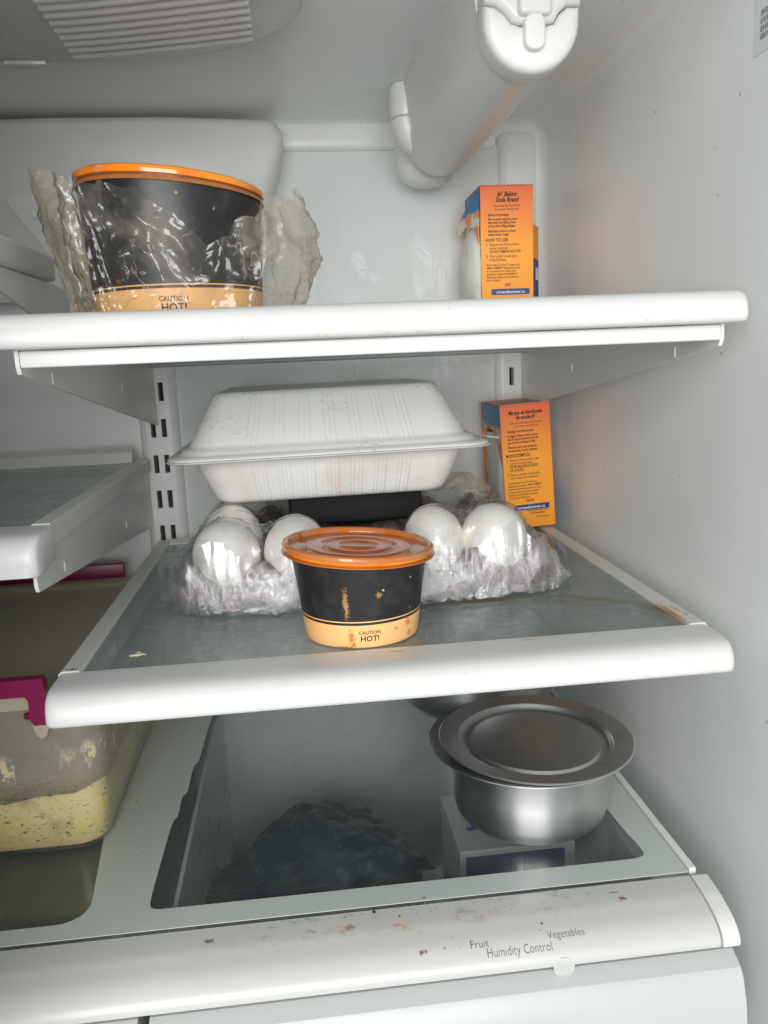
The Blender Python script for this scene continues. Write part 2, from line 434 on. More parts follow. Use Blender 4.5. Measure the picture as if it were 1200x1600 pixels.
# water filter housing on the ceiling
wf = thing('water_filter_housing', 'white water filter tube with front latch under the fridge ceiling', 'water filter', (.305, .235, .42))
def ufil(y):
    t = (y-.1)/.27
    cxx = .3135+(.2975-.3135)*t; rr = .0300+(.0345-.0300)*t; zb_ = .3551+(.3418-.3551)*t
    return cxx, rr, zb_+rr
def uprofile(y, grow=0, n=20, top=.4205):
    cxx, rr, cz = ufil(y); rr += grow
    out = [(cxx-rr-.0055, top), (cxx-rr-.0015, cz+.012), (cxx-rr, cz+.006)]
    for i in range(n+1):
        a = PI+PI*i/n; out.append((cxx+rr*math.cos(a), cz+rr*math.sin(a)))
    out += [(cxx+rr+.001, cz+.012), (cxx+rr+.005, top)]
    return out
def usweep(ys, mat, name, grow):
    bm = B(); L = []
    for y, g in zip(ys, grow): L.append([bm.verts.new((a, y, b)) for a, b in uprofile(y, g)])
    for A, Bq in zip(L, L[1:]):
        for i in range(len(A)-1): bm.faces.new((A[i], A[i+1], Bq[i+1], Bq[i]))
    bm.faces.new(L[0]); bm.faces.new(L[-1][::-1])
    return part(name, bm, mat, wf)
usweep([.117, .30, .338, .352, .362, .370, .376], M['filter'], 'tube', [-.0012, -.0012, -.0012, -.003, -.007, -.013, -.022])
# rear socket: rounder lobe low on the side toward the vent
bm = lathe([(0, -.03), (.014, -.029), (.024, -.0235), (.0295, -.013), (.0305, 0), (.0305, .05), (.028, .062), (0, .062)], (0, 0, 0), 48)
for v in bm.verts: v.co = Vector((.2935+v.co.x, .395+v.co.y*.9, .3725+v.co.z*.93))
part('rear_socket', bm, M['filter'], wf)
# front cap in two pieces with a latch
def cap_outline(g=0.0):
    o = []
    cxx, rr, cz = ufil(.1); rr += g
    for i in range(29):
        a = PI+PI*i/28; o.append((cxx+rr*math.cos(a), cz+rr*math.sin(a)))
    return o, cxx, rr, cz
o_, cxx, rr, cz = cap_outline(.0012)
split = [(cxx+rr, cz+.0080), (cxx+rr*.72, cz+.008), (cxx+rr*.55, cz+.0035), (cxx+rr*.46, cz-.0015), (cxx+rr*.25, cz-.003), (cxx-rr*.25, cz-.003), (cxx-rr*.42, cz-.0015), (cxx-rr*.55, cz+.0035), (cxx-rr*.75, cz+.0078), (cxx-rr, cz+.0085)]
def dome(outline, y0, y1, bev):
    """outline pulled into a softly domed plate, front at y0"""
    bm = B(); L = []
    for d, y in ((0, y1), (0, y0+bev), (bev*.10, y0+bev*.55), (bev*.35, y0+bev*.2), (bev*.75, y0+bev*.04), (bev*1.1, y0)):
        k_ = len(outline); row = []
        for i in range(k_):
            p, a, b = Vector(outline[i]), Vector(outline[i-1]), Vector(outline[(i+1) % k_])
            t_ = ((p-a).normalized()+(b-p).normalized())
            t_ = t_.normalized() if t_.length > 1e-6 else Vector((1, 0))
            n_ = Vector((-t_.y, t_.x))
            q = p+n_*d; row.append(bm.verts.new((q.x, y, q.y)))
        L.append(row)
    for A, Bq in zip(L, L[1:]):
        for i in range(len(A)): bm.faces.new((A[i], A[(i+1) % len(A)], Bq[(i+1) % len(A)], Bq[i]))
    fs = [L[-1][i].co.xz for i in range(len(L[-1]))]
    for t3 in tessellate_polygon([[Vector((q.x, q.y, 0)) for q in fs]]):
        try: bm.faces.new([L[-1][i] for i in t3])
        except ValueError: pass
    return bm
part('cap', dome(o_+split, .098, .1185, .006), M['white'], wf)
up = split[::-1]; up = [(a, b+.0006) for a, b in up]+[(cxx+rr, .4195), (cxx-rr, .4195)]
part('cap_cover', dome(up, .0965, .1185, .0045), M['white'], wf)
lz = rrect(cxx-.0066, cxx+.0066, cz-.0195, cz+.002, .0058, 6)
part('latch', dome(lz, .0925, .1, .0016), M['white'], wf)
part('latch_housing', dome(rrect(cxx-.0105, cxx+.0105, cz+.0005, .4195, .003, 5), .0905, .1, .003), M['white'], wf)
# collar lever on the tube's side
def lever(prof, dx):
    def f(p): return Vector((.2655+p.x*1.0+dx*max(0, (.391-p.z)/.03)**1.5, .338+p.y*1.25, p.z))
    return lathe(prof, (0, 0, 0), 40, f)
part('collar', lever([(0, .4195), (.0135, .4195), (.0145, .412), (.0142, .3985), (.0135, .3925), (.0125, .3918), (0, .3918)], 0), M['filter'], wf)
part('collar', lever([(0, .3912), (.0128, .3912), (.0134, .3900), (.0130, .382), (.0115, .3725), (.0085, .3655), (.004, .362), (0, .3612)], .0075), M['filter'], wf)

# ================================================================== GLASS SHELVES
def shelf(name, label, x0, x1, zt, yf, yb, brackets=True, lipx=(0, 0), seed=0, spots=(), band=None, back_up=.0, strip=True, brz=(-.0252, -.0895), group='half-width glass shelves', lip_h=.0185, brx=None, rail_mat=None):
    t = thing(name, label, 'shelf', ((x0+x1)/2, (yf+yb)/2, zt-.02), group)
    L = LOC[t.name]
    mlip = stained(name+'_lip', srgb(216, 216, 213), [(a-L.x, b-L.y, r, c, wb, s) for a, b, r, c, wb, s in spots], .33, [(ax, ce-(L.z if ax == 'Z' else L.y), hw, xa-L.x, xb-L.x, bc, am) for ax, ce, hw, xa, xb, bc, am in (band or [])])
    # front lip: rounded bar, soft nose
    prof = [(yf+.0405, zt+.0004), (yf+.020, zt+.0004), (yf+.0125, zt-.0001), (yf+.0078, zt-.0014), (yf+.0042, zt-.0038), (yf+.0018, zt-.0072), (yf+.0006, zt-.0115), (yf+.0004, zt-.0150), (yf+.0014, zt-lip_h+.001), (yf+.0042, zt-lip_h), (yf+.016, zt-lip_h), (yf+.0405, zt-lip_h+.003)]
    bm = B(); xa, xb = x0+lipx[0], x1+lipx[1]
    ringx = [xa+.0005, xa+.0002, xa, xa]
    L0 = []
    ns = [(0, .80), (.0005, .87), (.0014, .93), (.003, .975), (.0055, .996), (.009, 1.0)]
    secs = [(xa+d, s) for d, s in ns]+[(xb-d, s) for d, s in ns[::-1]]
    cyc, czc = yf+.022, zt-.009
    for x, s in secs:
        L0.append([bm.verts.new((x, cyc+(a-cyc)*(s if a < cyc else 1), czc+(b-czc)*(s*.4+.6))) for a, b in prof])
    for A, Bq in zip(L0, L0[1:]):
        for i in range(len(A)): bm.faces.new((A[i], A[(i+1) % len(A)], Bq[(i+1) % len(A)], Bq[i]))
    bm.faces.new(L0[0]); bm.faces.new(L0[-1][::-1])
    part('front_lip', bm, mlip, t, angle=60)
    g = .0141
    for xa_, xb_, inn in ((x0, x0+g, 1), (x1-g, x1, -1)):
        pr = [(xa_, zt-.012), (xa_, zt-.0008), (xa_+.002, zt+.0012), (xb_-.002, zt+.0012), (xb_, zt-.0008), (xb_, zt-.012)]
        bm = B(); prism(bm, pr, XZ, yf+.0408, yb); part('side_rail', bm, rail_mat or M['grey_plastic'], t)
    pr = [(yb, zt-.012), (yb, zt+.001+back_up), (yb-.004, zt+.003+back_up), (yb-.012, zt+.001+back_up*.8), (yb-.016, zt+.0003), (yb-.016, zt-.012)]
    bm = B(); prism(bm, pr, YZ, x0+g+.0004, x1-g-.0004); part('back_rail', bevel_all(bm, .0008, 2), M['grey_plastic'], t)
    part('glass_pane', rbox(x0+g-.001, x1-g+.001, yf+.039, yb-.013, zt-.0045, zt-.0006), M['glass_tide' if rail_mat else 'glass'], t, smooth=False)
    if brackets:
        zb_ = zt-lip_h
        for s, x in ((1, (brx or (x0+.0045, 0))[0]), (-1, brx[1] if brx else x1-.0065)):
            yy = yf+(.014 if strip or back_up else .045)
            pr = [(yy, zb_-.0004), (yy, zt+brz[0]-.002), (yy+.002, zt+brz[0]-.006), (TY-.004, zt+brz[1]), (TY+.004, zt+brz[1]+.002), (TY+.004, zt-.013), (yf+.06, zt-.0125), (yf+.058, zb_-.0004)]
            bm = B(); prism(bm, pr, YZ, x, x+.0022)
            br = part('bracket', bevel_all(bm, .0006, 2), M['white'], t)
            for q, (by, bz) in enumerate(((yf+.07, -.034), (yf+.27, -.045))):
                part('rivet', rbox(x-.0008, x+.003, by, by+.004, zt+bz-.004, zt+bz+.004, .0012, 3), M['white'], br)
            fx = (x+.0022, x+.010) if s > 0 else (x-.008, x)
            part('support_flange', rbox(fx[0], fx[1], yf+.13, TY-.03, zt-.022, zt-.0125, .0008, 2), M['grey_plastic'], t)
        bm = B(); tube(bm, [(x0+.004, .41, zt-.0275), (x1-.004, .41, zt-.0275)], .0026, 12); part('rear_bar', bm, M['steel_rod'], t)
        if strip: part('front_bar', rbox((brx[0]+.0026 if brx else x0+.0072), (brx[1]-.0004 if brx else x1-.0072), yf+.0125, yf+.036, zb_-.0095, zb_-.0006, .0012, 3), M['white'], t)
    return t
rust = (176, 120, 70)
top_shelf = shelf('glass_shelf', 'upper white-rimmed glass shelf holding the bagged soup cup and an orange box', -.0135, .4135, .2103, 0, .415, lipx=(.001, -.0035), brx=(.0042, .3990),
    band=[('Z', .1925, .004, .05, .40, (190, 150, 95), .8)], )
mid_shelf = shelf('glass_shelf', 'white-rimmed glass shelf under the eggs and the black soup cup', -.0015, .4115, 0, 0, .415, lipx=(.0015, -.0015),
    spots=[(.205, .0335, .008, (205, 165, 110), .6, 3), (.29, .036, .006, (190, 140, 85), .6, 4), (.33, .034, .004, (215, 185, 140), .6, 3), (.255, .030, .003, (200, 170, 130), .6, 3), (.03, .046, .006, (140, 125, 100), .7, 4)], brz=(-.0252, -.0895), strip=False, rail_mat=stained('rail_rusted', srgb(216, 217, 211), [(.398-.205, .066-.2075, .0042, (176, 128, 66), .5, .13), (.4045-.205, .072-.2075, .0028, (196, 150, 90), .9, .3), (.4060-.205, .060-.2075, .002, (200, 160, 105), .9, .4), (.006-.205, .044-.2075, .004, (120, 105, 85), .9, 1.5)], .4))
# rust marks on the rail by the side wall
k = N('rail_rust'); 
left_shelf = shelf('glass_shelf', 'white-rimmed glass shelf in the other bay above the magenta-clipped tub', -.40, -.0035, .0865, .03, .422, lipx=(-.0, .0005), back_up=.011, brz=(-.030, -.073), lip_h=.0245, strip=False)
# half-depth shelf in the other bay, higher up
hs = thing('half_depth_shelf', 'short white half-depth shelf beside the bagged soup cup', 'shelf', (-.2, .06, .23), 'half-width glass shelves')
part('side_rail', rbox(-.026, -.012, -.03, .175, .2425, .2600, .0025, 3), M['white'], hs)
part('side_rail', rbox(-.40, -.386, -.03, .175, .2425, .2600, .0025, 3), M['white'], hs)
part('front_lip', rbox(-.3855, -.0265, -.034, -.012, .240, .2605, .004, 3), M['white'], hs)
part('back_rail', rbox(-.3855, -.0265, .160, .174, .2430, .2580, .002, 3), M['white'], hs)
part('glass_pane', rbox(-.387, -.025, -.013, .161, .249, .253), M['glass'], hs, smooth=False)
for x in (-.0185, -.3975):
    bm = B(); prism(bm, [(-.02, .2422), (-.02, .236), (.0558, .2309), (.1162, .219), (TY, .155), (TY+.004, .16), (TY+.004, .232), (.176, .2415)], YZ, x, x+.0026)
    part('bracket', bevel_all(bm, .0006, 2), M['white'], hs)
    bm = B(); tube(bm, [(x+.0026, .0, .2338), (x+.0026, .0558, .2309), (x+.0026, .1162, .219), (x+.0026, TY-.002, .1563)], .0012, 8); part('bracket_edge', bm, M['white'], hs)

# specks of dried food on the shelf glass
M['cream'] = simple('dried_cream', srgb(235, 222, 190), .6, noise_amt=.3, nscale=300, bump=.5)
def blob(bm, c, r, flat=.45, seed=0, sub=2, amp=.35):
    ic = bmesh.ops.create_icosphere(bm, subdivisions=sub, radius=1)
    for v in ic['verts']:
        n_ = 1+amp*(noise.noise(v.co*1.6+Vector((seed*7.1, seed*3.3, 0))))
        v.co = Vector((c[0]+v.co.x*r*n_, c[1]+v.co.y*r*n_, c[2]+max(-.15, v.co.z)*r*n_*flat+.1*r*flat))
    return bm
bm = B()
for q, (dx, dy, rr_) in enumerate(((0, 0, .0026), (.003, .0006, .002), (-.003, -.0004, .0018), (.0003, .0048, .0015), (.0055, -.0002, .0009))): blob(bm, (.041+dx, .064+dy, 0), rr_, .4, q)
solo('dried_cream_spot', bm, M['cream'], 'small spot of dried cream on the glass shelf corner', 'food spot', (.041, .064, 0), angle=80)
M['crumb'] = simple('dark_crumb', srgb(70, 45, 32), .7, noise_amt=.4, nscale=300, bump=.5)

# ================================================================== CRISPER COVER AND DRAWERS
GZ = -.163
cc = thing('crisper_cover', 'wide glass crisper cover with frosted border and white humidity control front', 'crisper cover', (-.02, .2, GZ), )
Lc = LOC[cc.name]
part('glass_pane', rbox(-.425, .3922, .0165, .43, GZ-.004, GZ), M['cover_glass'], cc, smooth=False)
M['border'] = simple('frosted_border', srgb(208, 216, 209), .35, noise_amt=.12, nscale=8, bump=.03)
hole_r = [(.047, .0365), (.361, .0365), (.3675, .0385), (.3715, .0435), (.3715, .053), (.3675, .0575), (.3640, .060), (.3645, .105), (.3605, .110), (.3595, .16), (.360, .34), (.345, .352), (.062, .352), (.050, .342),
          (.0475, .235), (.0435, .229), (.0445, .185), (.0405, .180), (.0415, .150), (.038, .145), (.037, .046), (.0395, .0395)]
def chaikin(P, n):
    for _ in range(n):
        Q = []
        for a, b in zip(P, P[1:]+P[:1]): Q += [(a[0]*.75+b[0]*.25, a[1]*.75+b[1]*.25), (a[0]*.25+b[0]*.75, a[1]*.25+b[1]*.75)]
        P = Q
    return P
hole_r = [(.050, .0365), (.352, .0365), (.364, .0368), (.3705, .0390), (.3718, .0450), (.3712, .0560), (.3690, .0700), (.3675, .105), (.3640, .112), (.3625, .16), (.360, .33), (.352, .351), (.340, .352), (.072, .352), (.054, .350), (.050, .330),
          (.0480, .242), (.0472, .234), (.0438, .228), (.0446, .190), (.0440, .183), (.0408, .178), (.0416, .152), (.0410, .146), (.0382, .141), (.0374, .060), (.0375, .043), (.0400, .0375)]
hole_r = chaikin(hole_r, 2)
hole_l = [(x-(.014*min(1, (y-.04)/.12) if x > -.1 and y > .04 else 0), y) for x, y in rrect(-.385, .0005, .032, .36, .02, 6)]; hole_l.insert(7, (-.0125, .15))
part('frosted_border', sheet_with_holes([(-.4245, .0172), (.3915, .0172), (.3915, .4295), (-.4245, .4295)], [hole_r, hole_l], GZ+.0002, GZ+.0006), M['border'], cc, smooth=False)
part('edge_trim', rbox(.3926, .3975, .0185, .43, GZ-.012, GZ+.0022, .001, 2), M['white'], cc)
CP = [(.0162, -.1645), (.008, -.1652), (0, -.1662), (-.0057, -.1676), (-.014, -.1700), (-.0196, -.1728), (-.0243, -.1768), (-.0266, -.1810), (-.0262, -.1845), (-.023, -.1858), (.0162, -.1850)]
def smooth_path(P, n):
    out = []
    for i in range(len(P)-1):
        p0, p1, p2, p3 = P[max(i-1, 0)], P[i], P[i+1], P[min(i+2, len(P)-1)]
        for j in range(n):
            t = j/n
            out.append(tuple(.5*((2*p1[q])+(-p0[q]+p2[q])*t+(2*p0[q]-5*p1[q]+4*p2[q]-p3[q])*t*t+(-p0[q]+3*p1[q]-3*p2[q]+p3[q])*t**3) for q in (0, 1)))
    return out+[P[-1]]
CS = smooth_path(CP[:9], 4)+[CP[9], CP[10]]
brown = (120, 62, 34); tan_ = (196, 158, 120)
cover_mat = stained('cover_front', srgb(202, 201, 196),
    [(a-Lc.x, b-Lc.y, r, c, wb, s) for a, b, r, c, wb, s in [(.207, -.0175, .0032, brown, .75, 1.8), (.2095, -.0172, .0012, (90, 45, 28), .6, 1), (.340, .003, .0036, (130, 75, 50), .9, 1.6), (.336, .0085, .005, (150, 100, 75), .9, 5),
      (.079, .0055, .0034, (110, 72, 52), .8, 1.5), (.2835, -.0085, .0014, brown, .5, 1), (.2815, -.0125, .0007, brown, .5, 1), (.221, -.0165, .0008, (70, 60, 50), .5, 1), (.197, .0085, .0018, (70, 50, 40), .8, 2), (.165, .004, .004, (165, 130, 100), .9, 1.6)]],
    .30, [('Y', .004-Lc.y, .011, .08-Lc.x, .33-Lc.x, (172, 128, 88), .95), ('Y', -.0015-Lc.y, .012, .17-Lc.x, .25-Lc.x, tan_, .8), ('Y', .013-Lc.y, .005, .10-Lc.x, .37-Lc.x, (105, 85, 66), .75)])
bm = B(); prism(bm, CS, YZ, -.425, .3912); part('cover_front', bm, cover_mat, cc, angle=50)
CS2 = [(a-.0016 if b > -.186 else a, b+.0008) for a, b in CS]
bm = B(); prism(bm, [(a-.002, b+.0012) for a, b in CS[:-2]]+[(-.018, -.1795), (.0175, -.1795)], YZ, .3918, .4025); part('end_cap', bevel_all(bm, .0006, 2, 50), M['white'], cc, angle=50)
# lettering on the curved front
arc = [0]
for a, b in zip(CS, CS[1:]): arc.append(arc[-1]+math.hypot(a[0]-b[0], a[1]-b[1]))
def on_cover(x, s):
    for i in range(len(CS)-2):
        if arc[i+1] >= s:
            t = (s-arc[i])/(arc[i+1]-arc[i]); y = CS[i][0]+(CS[i+1][0]-CS[i][0])*t; z = CS[i][1]+(CS[i+1][1]-CS[i][1])*t
            ty, tz = CS[i+1][0]-CS[i][0], CS[i+1][1]-CS[i][1]; l = math.hypot(ty, tz)
            return (x, y+tz/l*.00025, z-ty/l*.00025)
    return (x, CS[-3][0], CS[-3][1])
CM = lambda x, y: on_cover(x, .034-y)
part('printed_text', lettering([('Fruit', .0068, .2362, -.0018, 'LEFT', 0, -.016, .90), ('Humidity Control', .0078, .2455, -.0078, 'LEFT', 0, -.016, .72), ('Vegetables', .0068, .2845, -.0012, 'LEFT', 0, -.016, .80)], CM), M['grey_ink'], cc, smooth=False)

def drawer(label, x0, x1):
    t = thing('vegetable_bin', label, 'crisper bin', ((x0+x1)/2, .18, -.42), 'crisper drawers')
    pr = [(-.004, -.1895), (-.0225, -.1892), (-.0325, -.1945), (-.0360, -.1990), (-.0405, -.2130), (-.0425, -.2280), (-.041, -.2345), (-.0385, -.245), (-.0385, -.40), (-.004, -.40)]
    bm = B(); prism(bm, pr, YZ, x0, x1); part('drawer_front', bevel_all(bm, .0009, 3, 14), M['drawer'], t, angle=24)
    xi0, xi1, y0, y1, z0, z1 = x0+.003, x1-.026, .012, .41, -.405, -.176
    for nm, a in (('bin_side', (xi0, xi0+.003, y0, y1, z0, z1)), ('bin_side', (xi1-.003, xi1, y0, y1, z0, z1)), ('bin_back', (xi0+.003, xi1-.003, y1-.003, y1, z0, z1-.012)), ('bin_front', (xi0+.003, xi1-.003, y0, y0+.003, z0, z1-.02)), ('bin_floor', (xi0, xi1, y0, y1, z0-.003, z0-.0002))):
        part(nm, rbox(*a), M['bin'], t, smooth=False)
    return t
dr = drawer('white crisper drawer below the humidity control lettering', .0462, .4010)
drawer('white crisper drawer below the magenta-clipped tub', -.42, .0395)
# humidity slide tab under the cover edge
tab = rrect(.2855, .2985, -.1922, -.1790, .0058, 7)
bm = B(); prism(bm, tab, XZ, -.0262, -.0232); hp = solo('humidity_slider', bevel_all(bm, .0013, 3), M['drawer'], 'small white humidity slide tab under the cover lettering', 'slide tab', (.2915, -.025, -.1922))

# ================================================================== SOUP CUPS
def cup_material(name, band, h, scratches):
    k = N(name); z = k.n('SeparateXYZ', {0: k.obj()}).outputs['Z']
    tan = srgb(250, 194, 126); blk = srgb(31, 31, 33)
    def between(a, b): return k.math('MULTIPLY', k.math('GREATER_THAN', z, a), k.math('LESS_THAN', z, b))
    istan = k.math('ADD', k.math('LESS_THAN', z, band), between(band+.0018, band+.0026), clamp=True)
    c = k.mix(istan, blk, tan)
    wear = k.ramp(k.noise(60, 6, .7), .5, .8); c = k.mix(k.math('MULTIPLY', wear, .12), c, srgb(150, 140, 130))
    for (x, zz, r, st, colr, am) in scratches:
        c = k.mix(k.math('MULTIPLY', k.spot(x, zz, r*.72, 1.3, st, 700, 'XZ'), am), c, srgb(*colr))
    bs = k.bsdf(Base_Color=c, Roughness=k.ramp(k.noise(40, 5, .6), .3, .8, .36, .52), Normal=k.bump(k.noise(500, 3), .06, .0004, k.bump(k.noise(25, 3), .15, .001)))
    return k.done(bs)
def lid_material(name, amt):
    k = N(name); xyz = k.n('SeparateXYZ', {0: k.obj()}); 
    na = k.noise(26, 5, .6, None, 1.0); nb = k.noise(70, 5, .65, None, .6); 
    deep = k.mix(k.ramp(na, .38, .62), srgb(220, 108, 20), srgb(164, 66, 16))
    deep = k.mix(k.math('MULTIPLY', k.ramp(nb, .52, .7), .7), deep, srgb(168, 106, 62))
    deep = k.mix(k.math('MULTIPLY', k.ramp(k.noise(34, 3, .5, k.mapped(loc=(3, 1, 0))), .6, .68), .8), deep, srgb(232, 140, 26))
    bs = k.bsdf(Base_Color=deep, Roughness=.14, Coat_Weight=.6, Coat_Roughness=.06, Subsurface_Weight=0, Normal=k.bump(nb, .12, .0012))
    tr = k.n('BsdfTransparent', {0: (.95, .75, .5, 1)})
    return k.done(k.n('MixShader', {0: k.ramp(k.noise(18, 4, .6, k.mapped(loc=(9, 2, 4))), .3, .6, amt-.12, amt+.1), 1: tr, 2: bs}))
M['lid_clear'] = None
k = N('lid_skirt'); z = k.noise(30, 4, .6)
cl = k.mix(k.ramp(z, .35, .65), srgb(250, 172, 30), srgb(236, 120, 18)); 
cl = k.mix(k.ramp(k.noise(90, 5, .7), .66, .72), cl, srgb(150, 50, 20))
M['lid_skirt'] = k.done(k.bsdf(Base_Color=cl, Roughness=.18, Coat_Weight=.4, Transmission_Weight=0.0))
k = N('lid_rim'); z = k.noise(24, 5, .6, None, .8)
cl = k.mix(k.ramp(z, .40, .62), srgb(206, 146, 96), srgb(224, 120, 36)); cl = k.mix(k.ramp(k.noise(60, 5, .65), .60, .70), cl, srgb(150, 70, 36))
M['lid_rim'] = k.done(k.n('MixShader', {0: .78, 1: k.n('BsdfTransparent', {0: (1, .85, .65, 1)}).outputs[0], 2: k.bsdf(Base_Color=cl, Roughness=.12, Coat_Weight=.5, Coat_Roughness=.05).outputs[0]}))
k = N('lid_rim_orange'); z = k.noise(24, 5, .6, None, .8)
cl = k.mix(k.ramp(z, .35, .65), srgb(246, 150, 30), srgb(232, 112, 22)); cl = k.mix(k.ramp(k.noise(34, 5, .65, k.mapped(loc=(4, 0, 0))), .55, .7), cl, srgb(206, 168, 126)); cl = k.mix(k.ramp(k.noise(120, 5, .7), .70, .74), cl, srgb(110, 36, 16))
M['lid_rim_orange'] = k.done(k.bsdf(Base_Color=cl, Roughness=.12, Coat_Weight=.5, Coat_Roughness=.05))

M['lid_rim_brown'] = simple('lid_brown', srgb(150, 96, 56), .2, noise_amt=.6, nscale=30, col2=srgb(214, 128, 40))
def soup_cup(label, c, rb, rt, h, slope, band, rl, scr, text_phi, text_z, tsz, dirt, rimmat, skirtmat=None, group='black and tan soup cups'):
    t = thing('soup_cup', label, 'soup cup', c, group)
    def sh(p):
        f = (p.z-c[2])/h
        return Vector((p.x, p.y, p.z+slope*(p.x-c[0])*max(0, f)**1.2))
    prof = [(0, .004), (rb-.004, .004), (rb-.003, .0), (rb-.0008, 0), (rb, .0006)]
    for i in range(1, 25):
        f = i/24; prof.append((rb+(rt-rb)*f, h*f))
    prof += [(rt-.0012, h), (rb-.0012, .006), (0, .006)]
    part('cup_body', lathe(prof, c, 128, sh), cup_material('cup_paper', band, h, scr), t)
    s = rl/.0495
    # lid: skirt, bead rim, sunken ringed top
    z0 = h-.0026*s
    part('lid_skirt', lathe([(rt+.0004, z0), (rt+.0014, z0), (rl-.0010, z0+.0020*s), (rl-.001, z0+.0034*s), (rt+.0004, z0+.0034*s)], c, 128, sh, True), skirtmat or M['lid_skirt'], t)
    if dirt: part('lid_flange', lathe([(rt+.001, z0-.0004), (rl+.0010, z0+.0002), (rl+.0012, z0+.0008), (rt+.001, z0+.0004)], c, 128, sh, True), M['lid_rim'], t)
    rim = [(rl-.0016, z0+.0028*s), (rl+.0002, z0+.0033*s), (rl+.0006, z0+.0048*s), (rl, z0+.0064*s), (rl-.0016, z0+.0072*s), (rl-.0032, z0+.0066*s), (rl-.0044, z0+.0046*s), (rl-.0046, z0+.0034*s), (rl-.004, z0+.0029*s)]
    part('lid_rim', lathe(rim, c, 128, sh, True), rimmat, t)
    zt_ = z0+.0050*s; ri = rl-.0043
    top = [(ri, zt_-.0012), (ri-.002, zt_-.0010), (ri*.80, zt_-.0008), (ri*.77, zt_-.0002), (ri*.74, zt_-.0008), (ri*.53, zt_-.0008), (ri*.5, zt_), (ri*.47, zt_-.0008), (ri*.27, zt_-.0009), (ri*.24, zt_-.0002), (ri*.21, zt_-.0009), (0, zt_-.001)]
    part('lid_top', lathe(top, c, 128, sh), lid_material('lid_stained', .86), t)
    def wrap(x, y):
        z = text_z+y; r = rb+(rt-rb)*z/h+.00025; a = text_phi+x/r
        return tuple(sh(Vector((c[0]+r*math.sin(a), c[1]-r*math.cos(a), c[2]+z))))
    part('printed_text', lettering([('CAUTION', .0030*tsz, 0, .0043*tsz, 'CENTER', 0, .012, .92), ('HOT!', .0048*tsz, 0, 0, 'CENTER', 0, .018, .95)], wrap), M['ink'], t, smooth=False)
    return t
gold = (190, 138, 80); sauce = (196, 92, 30)
soup_cup('small black and tan soup cup with stained orange lid standing on bare glass', (.187, .0815, 0), .0375, .0452, .0570, -.066, .0158, .0497,
    [(-.0125, .032, .0022, .18, gold, .8), (-.0118, .027, .002, .22, gold, .7), (.0085, .0355, .0030, 1.0, gold, .75), (.0115, .0385, .0012, 1, (205, 180, 140), .8), (.030, .043, .0010, 1, gold, .9), (.0295, .022, .0011, 1, gold, .8),
     (-.0095, .0075, .0030, .45, sauce, .8), (-.0085, .003, .0030, 1.4, (206, 110, 40), .9), (.0195, .0105, .0019, .8, (190, 120, 60), .6), (.0275, .0125, .0026, .6, (186, 104, 44), .7), (-.014, .0008, .009, 6, sauce, .8), (.0285, .0045, .002, .8, sauce, .8)],
    .055, .0048, 1.12, True, M['lid_rim'])
soup_cup('large black and tan soup cup with orange lid inside the clear bag', (.0795, .122, .2098), .0535, .0578, .0800, -.090, .0165, .0592,
    [(.01, .07, .0012, 1, gold, .7), (.03, .062, .0014, 1, (150, 140, 130), .5), (-.03, .022, .002, 1, sauce, .6), (-.02, .012, .002, 1, sauce, .5)],
    .055, .0030, 1.4, False, M['lid_rim_orange'], M['lid_rim_brown'])

# ---------------- clear bag round the big cup
def crumple(P, seed, amp, cells=60):
    """push points about with ridged noise so flat facets meet in sharp creases"""
    out = np.array(P)
    sh = out.shape[:2]
    for i in range(sh[0]):
        for j in range(sh[1]):
            v = Vector(out[i, j])*cells+Vector((seed, seed*1.7, 0))
            d = noise.voronoi(v, distance_metric='DISTANCE', exponent=2)[0]
            q = noise.noise_vector(v*.45+Vector((9, 2, 5)))
            out[i, j] += np.array(q)*amp*1.4+np.array(noise.noise_vector(v*1.4))*amp*.5+(d[1]-d[0]-.3)*amp*np.array((.5, -1, .3))
    return out
bag = thing('clear_bag', 'crumpled clear plastic bag pulled up round the large soup cup', 'plastic bag', (.0795, .122, .2105))
cxb, cyb = .0795, .122
def lerp_table(T, x):
    for (a, b), (c2, d) in zip(T, T[1:]):
        if a <= x <= c2: return b+(d-b)*(x-a)/(c2-a)
    return T[0][1] if x < T[0][0] else T[-1][1]
ztop = [(-175, .262), (-150, .285), (-120, .292), (-95, .2985), (-75, .3005), (-55, .2960), (-35, .2890), (-15, .2820), (5, .2690), (18, .2555), (24, .2490), (30, .2520), (42, .263), (56, .2745), (70, .283), (85, .289), (100, .289), (125, .278), (175, .262)]
radd = [(-175, .006), (-125, .012), (-104, .020), (-90, .0245), (-78, .021), (-64, .0150), (-48, .0090), (-30, .0048), (0, .0038), (26, .0034), (42, .0060), (56, .0115), (68, .0185), (80, .0260), (90, .0285), (102, .023), (125, .012), (175, .006)]
nphi, nz_ = 280, 64
P = np.zeros((nz_, nphi, 3))
rid = lambda v: (1-abs(noise.noise(v)))**2.2
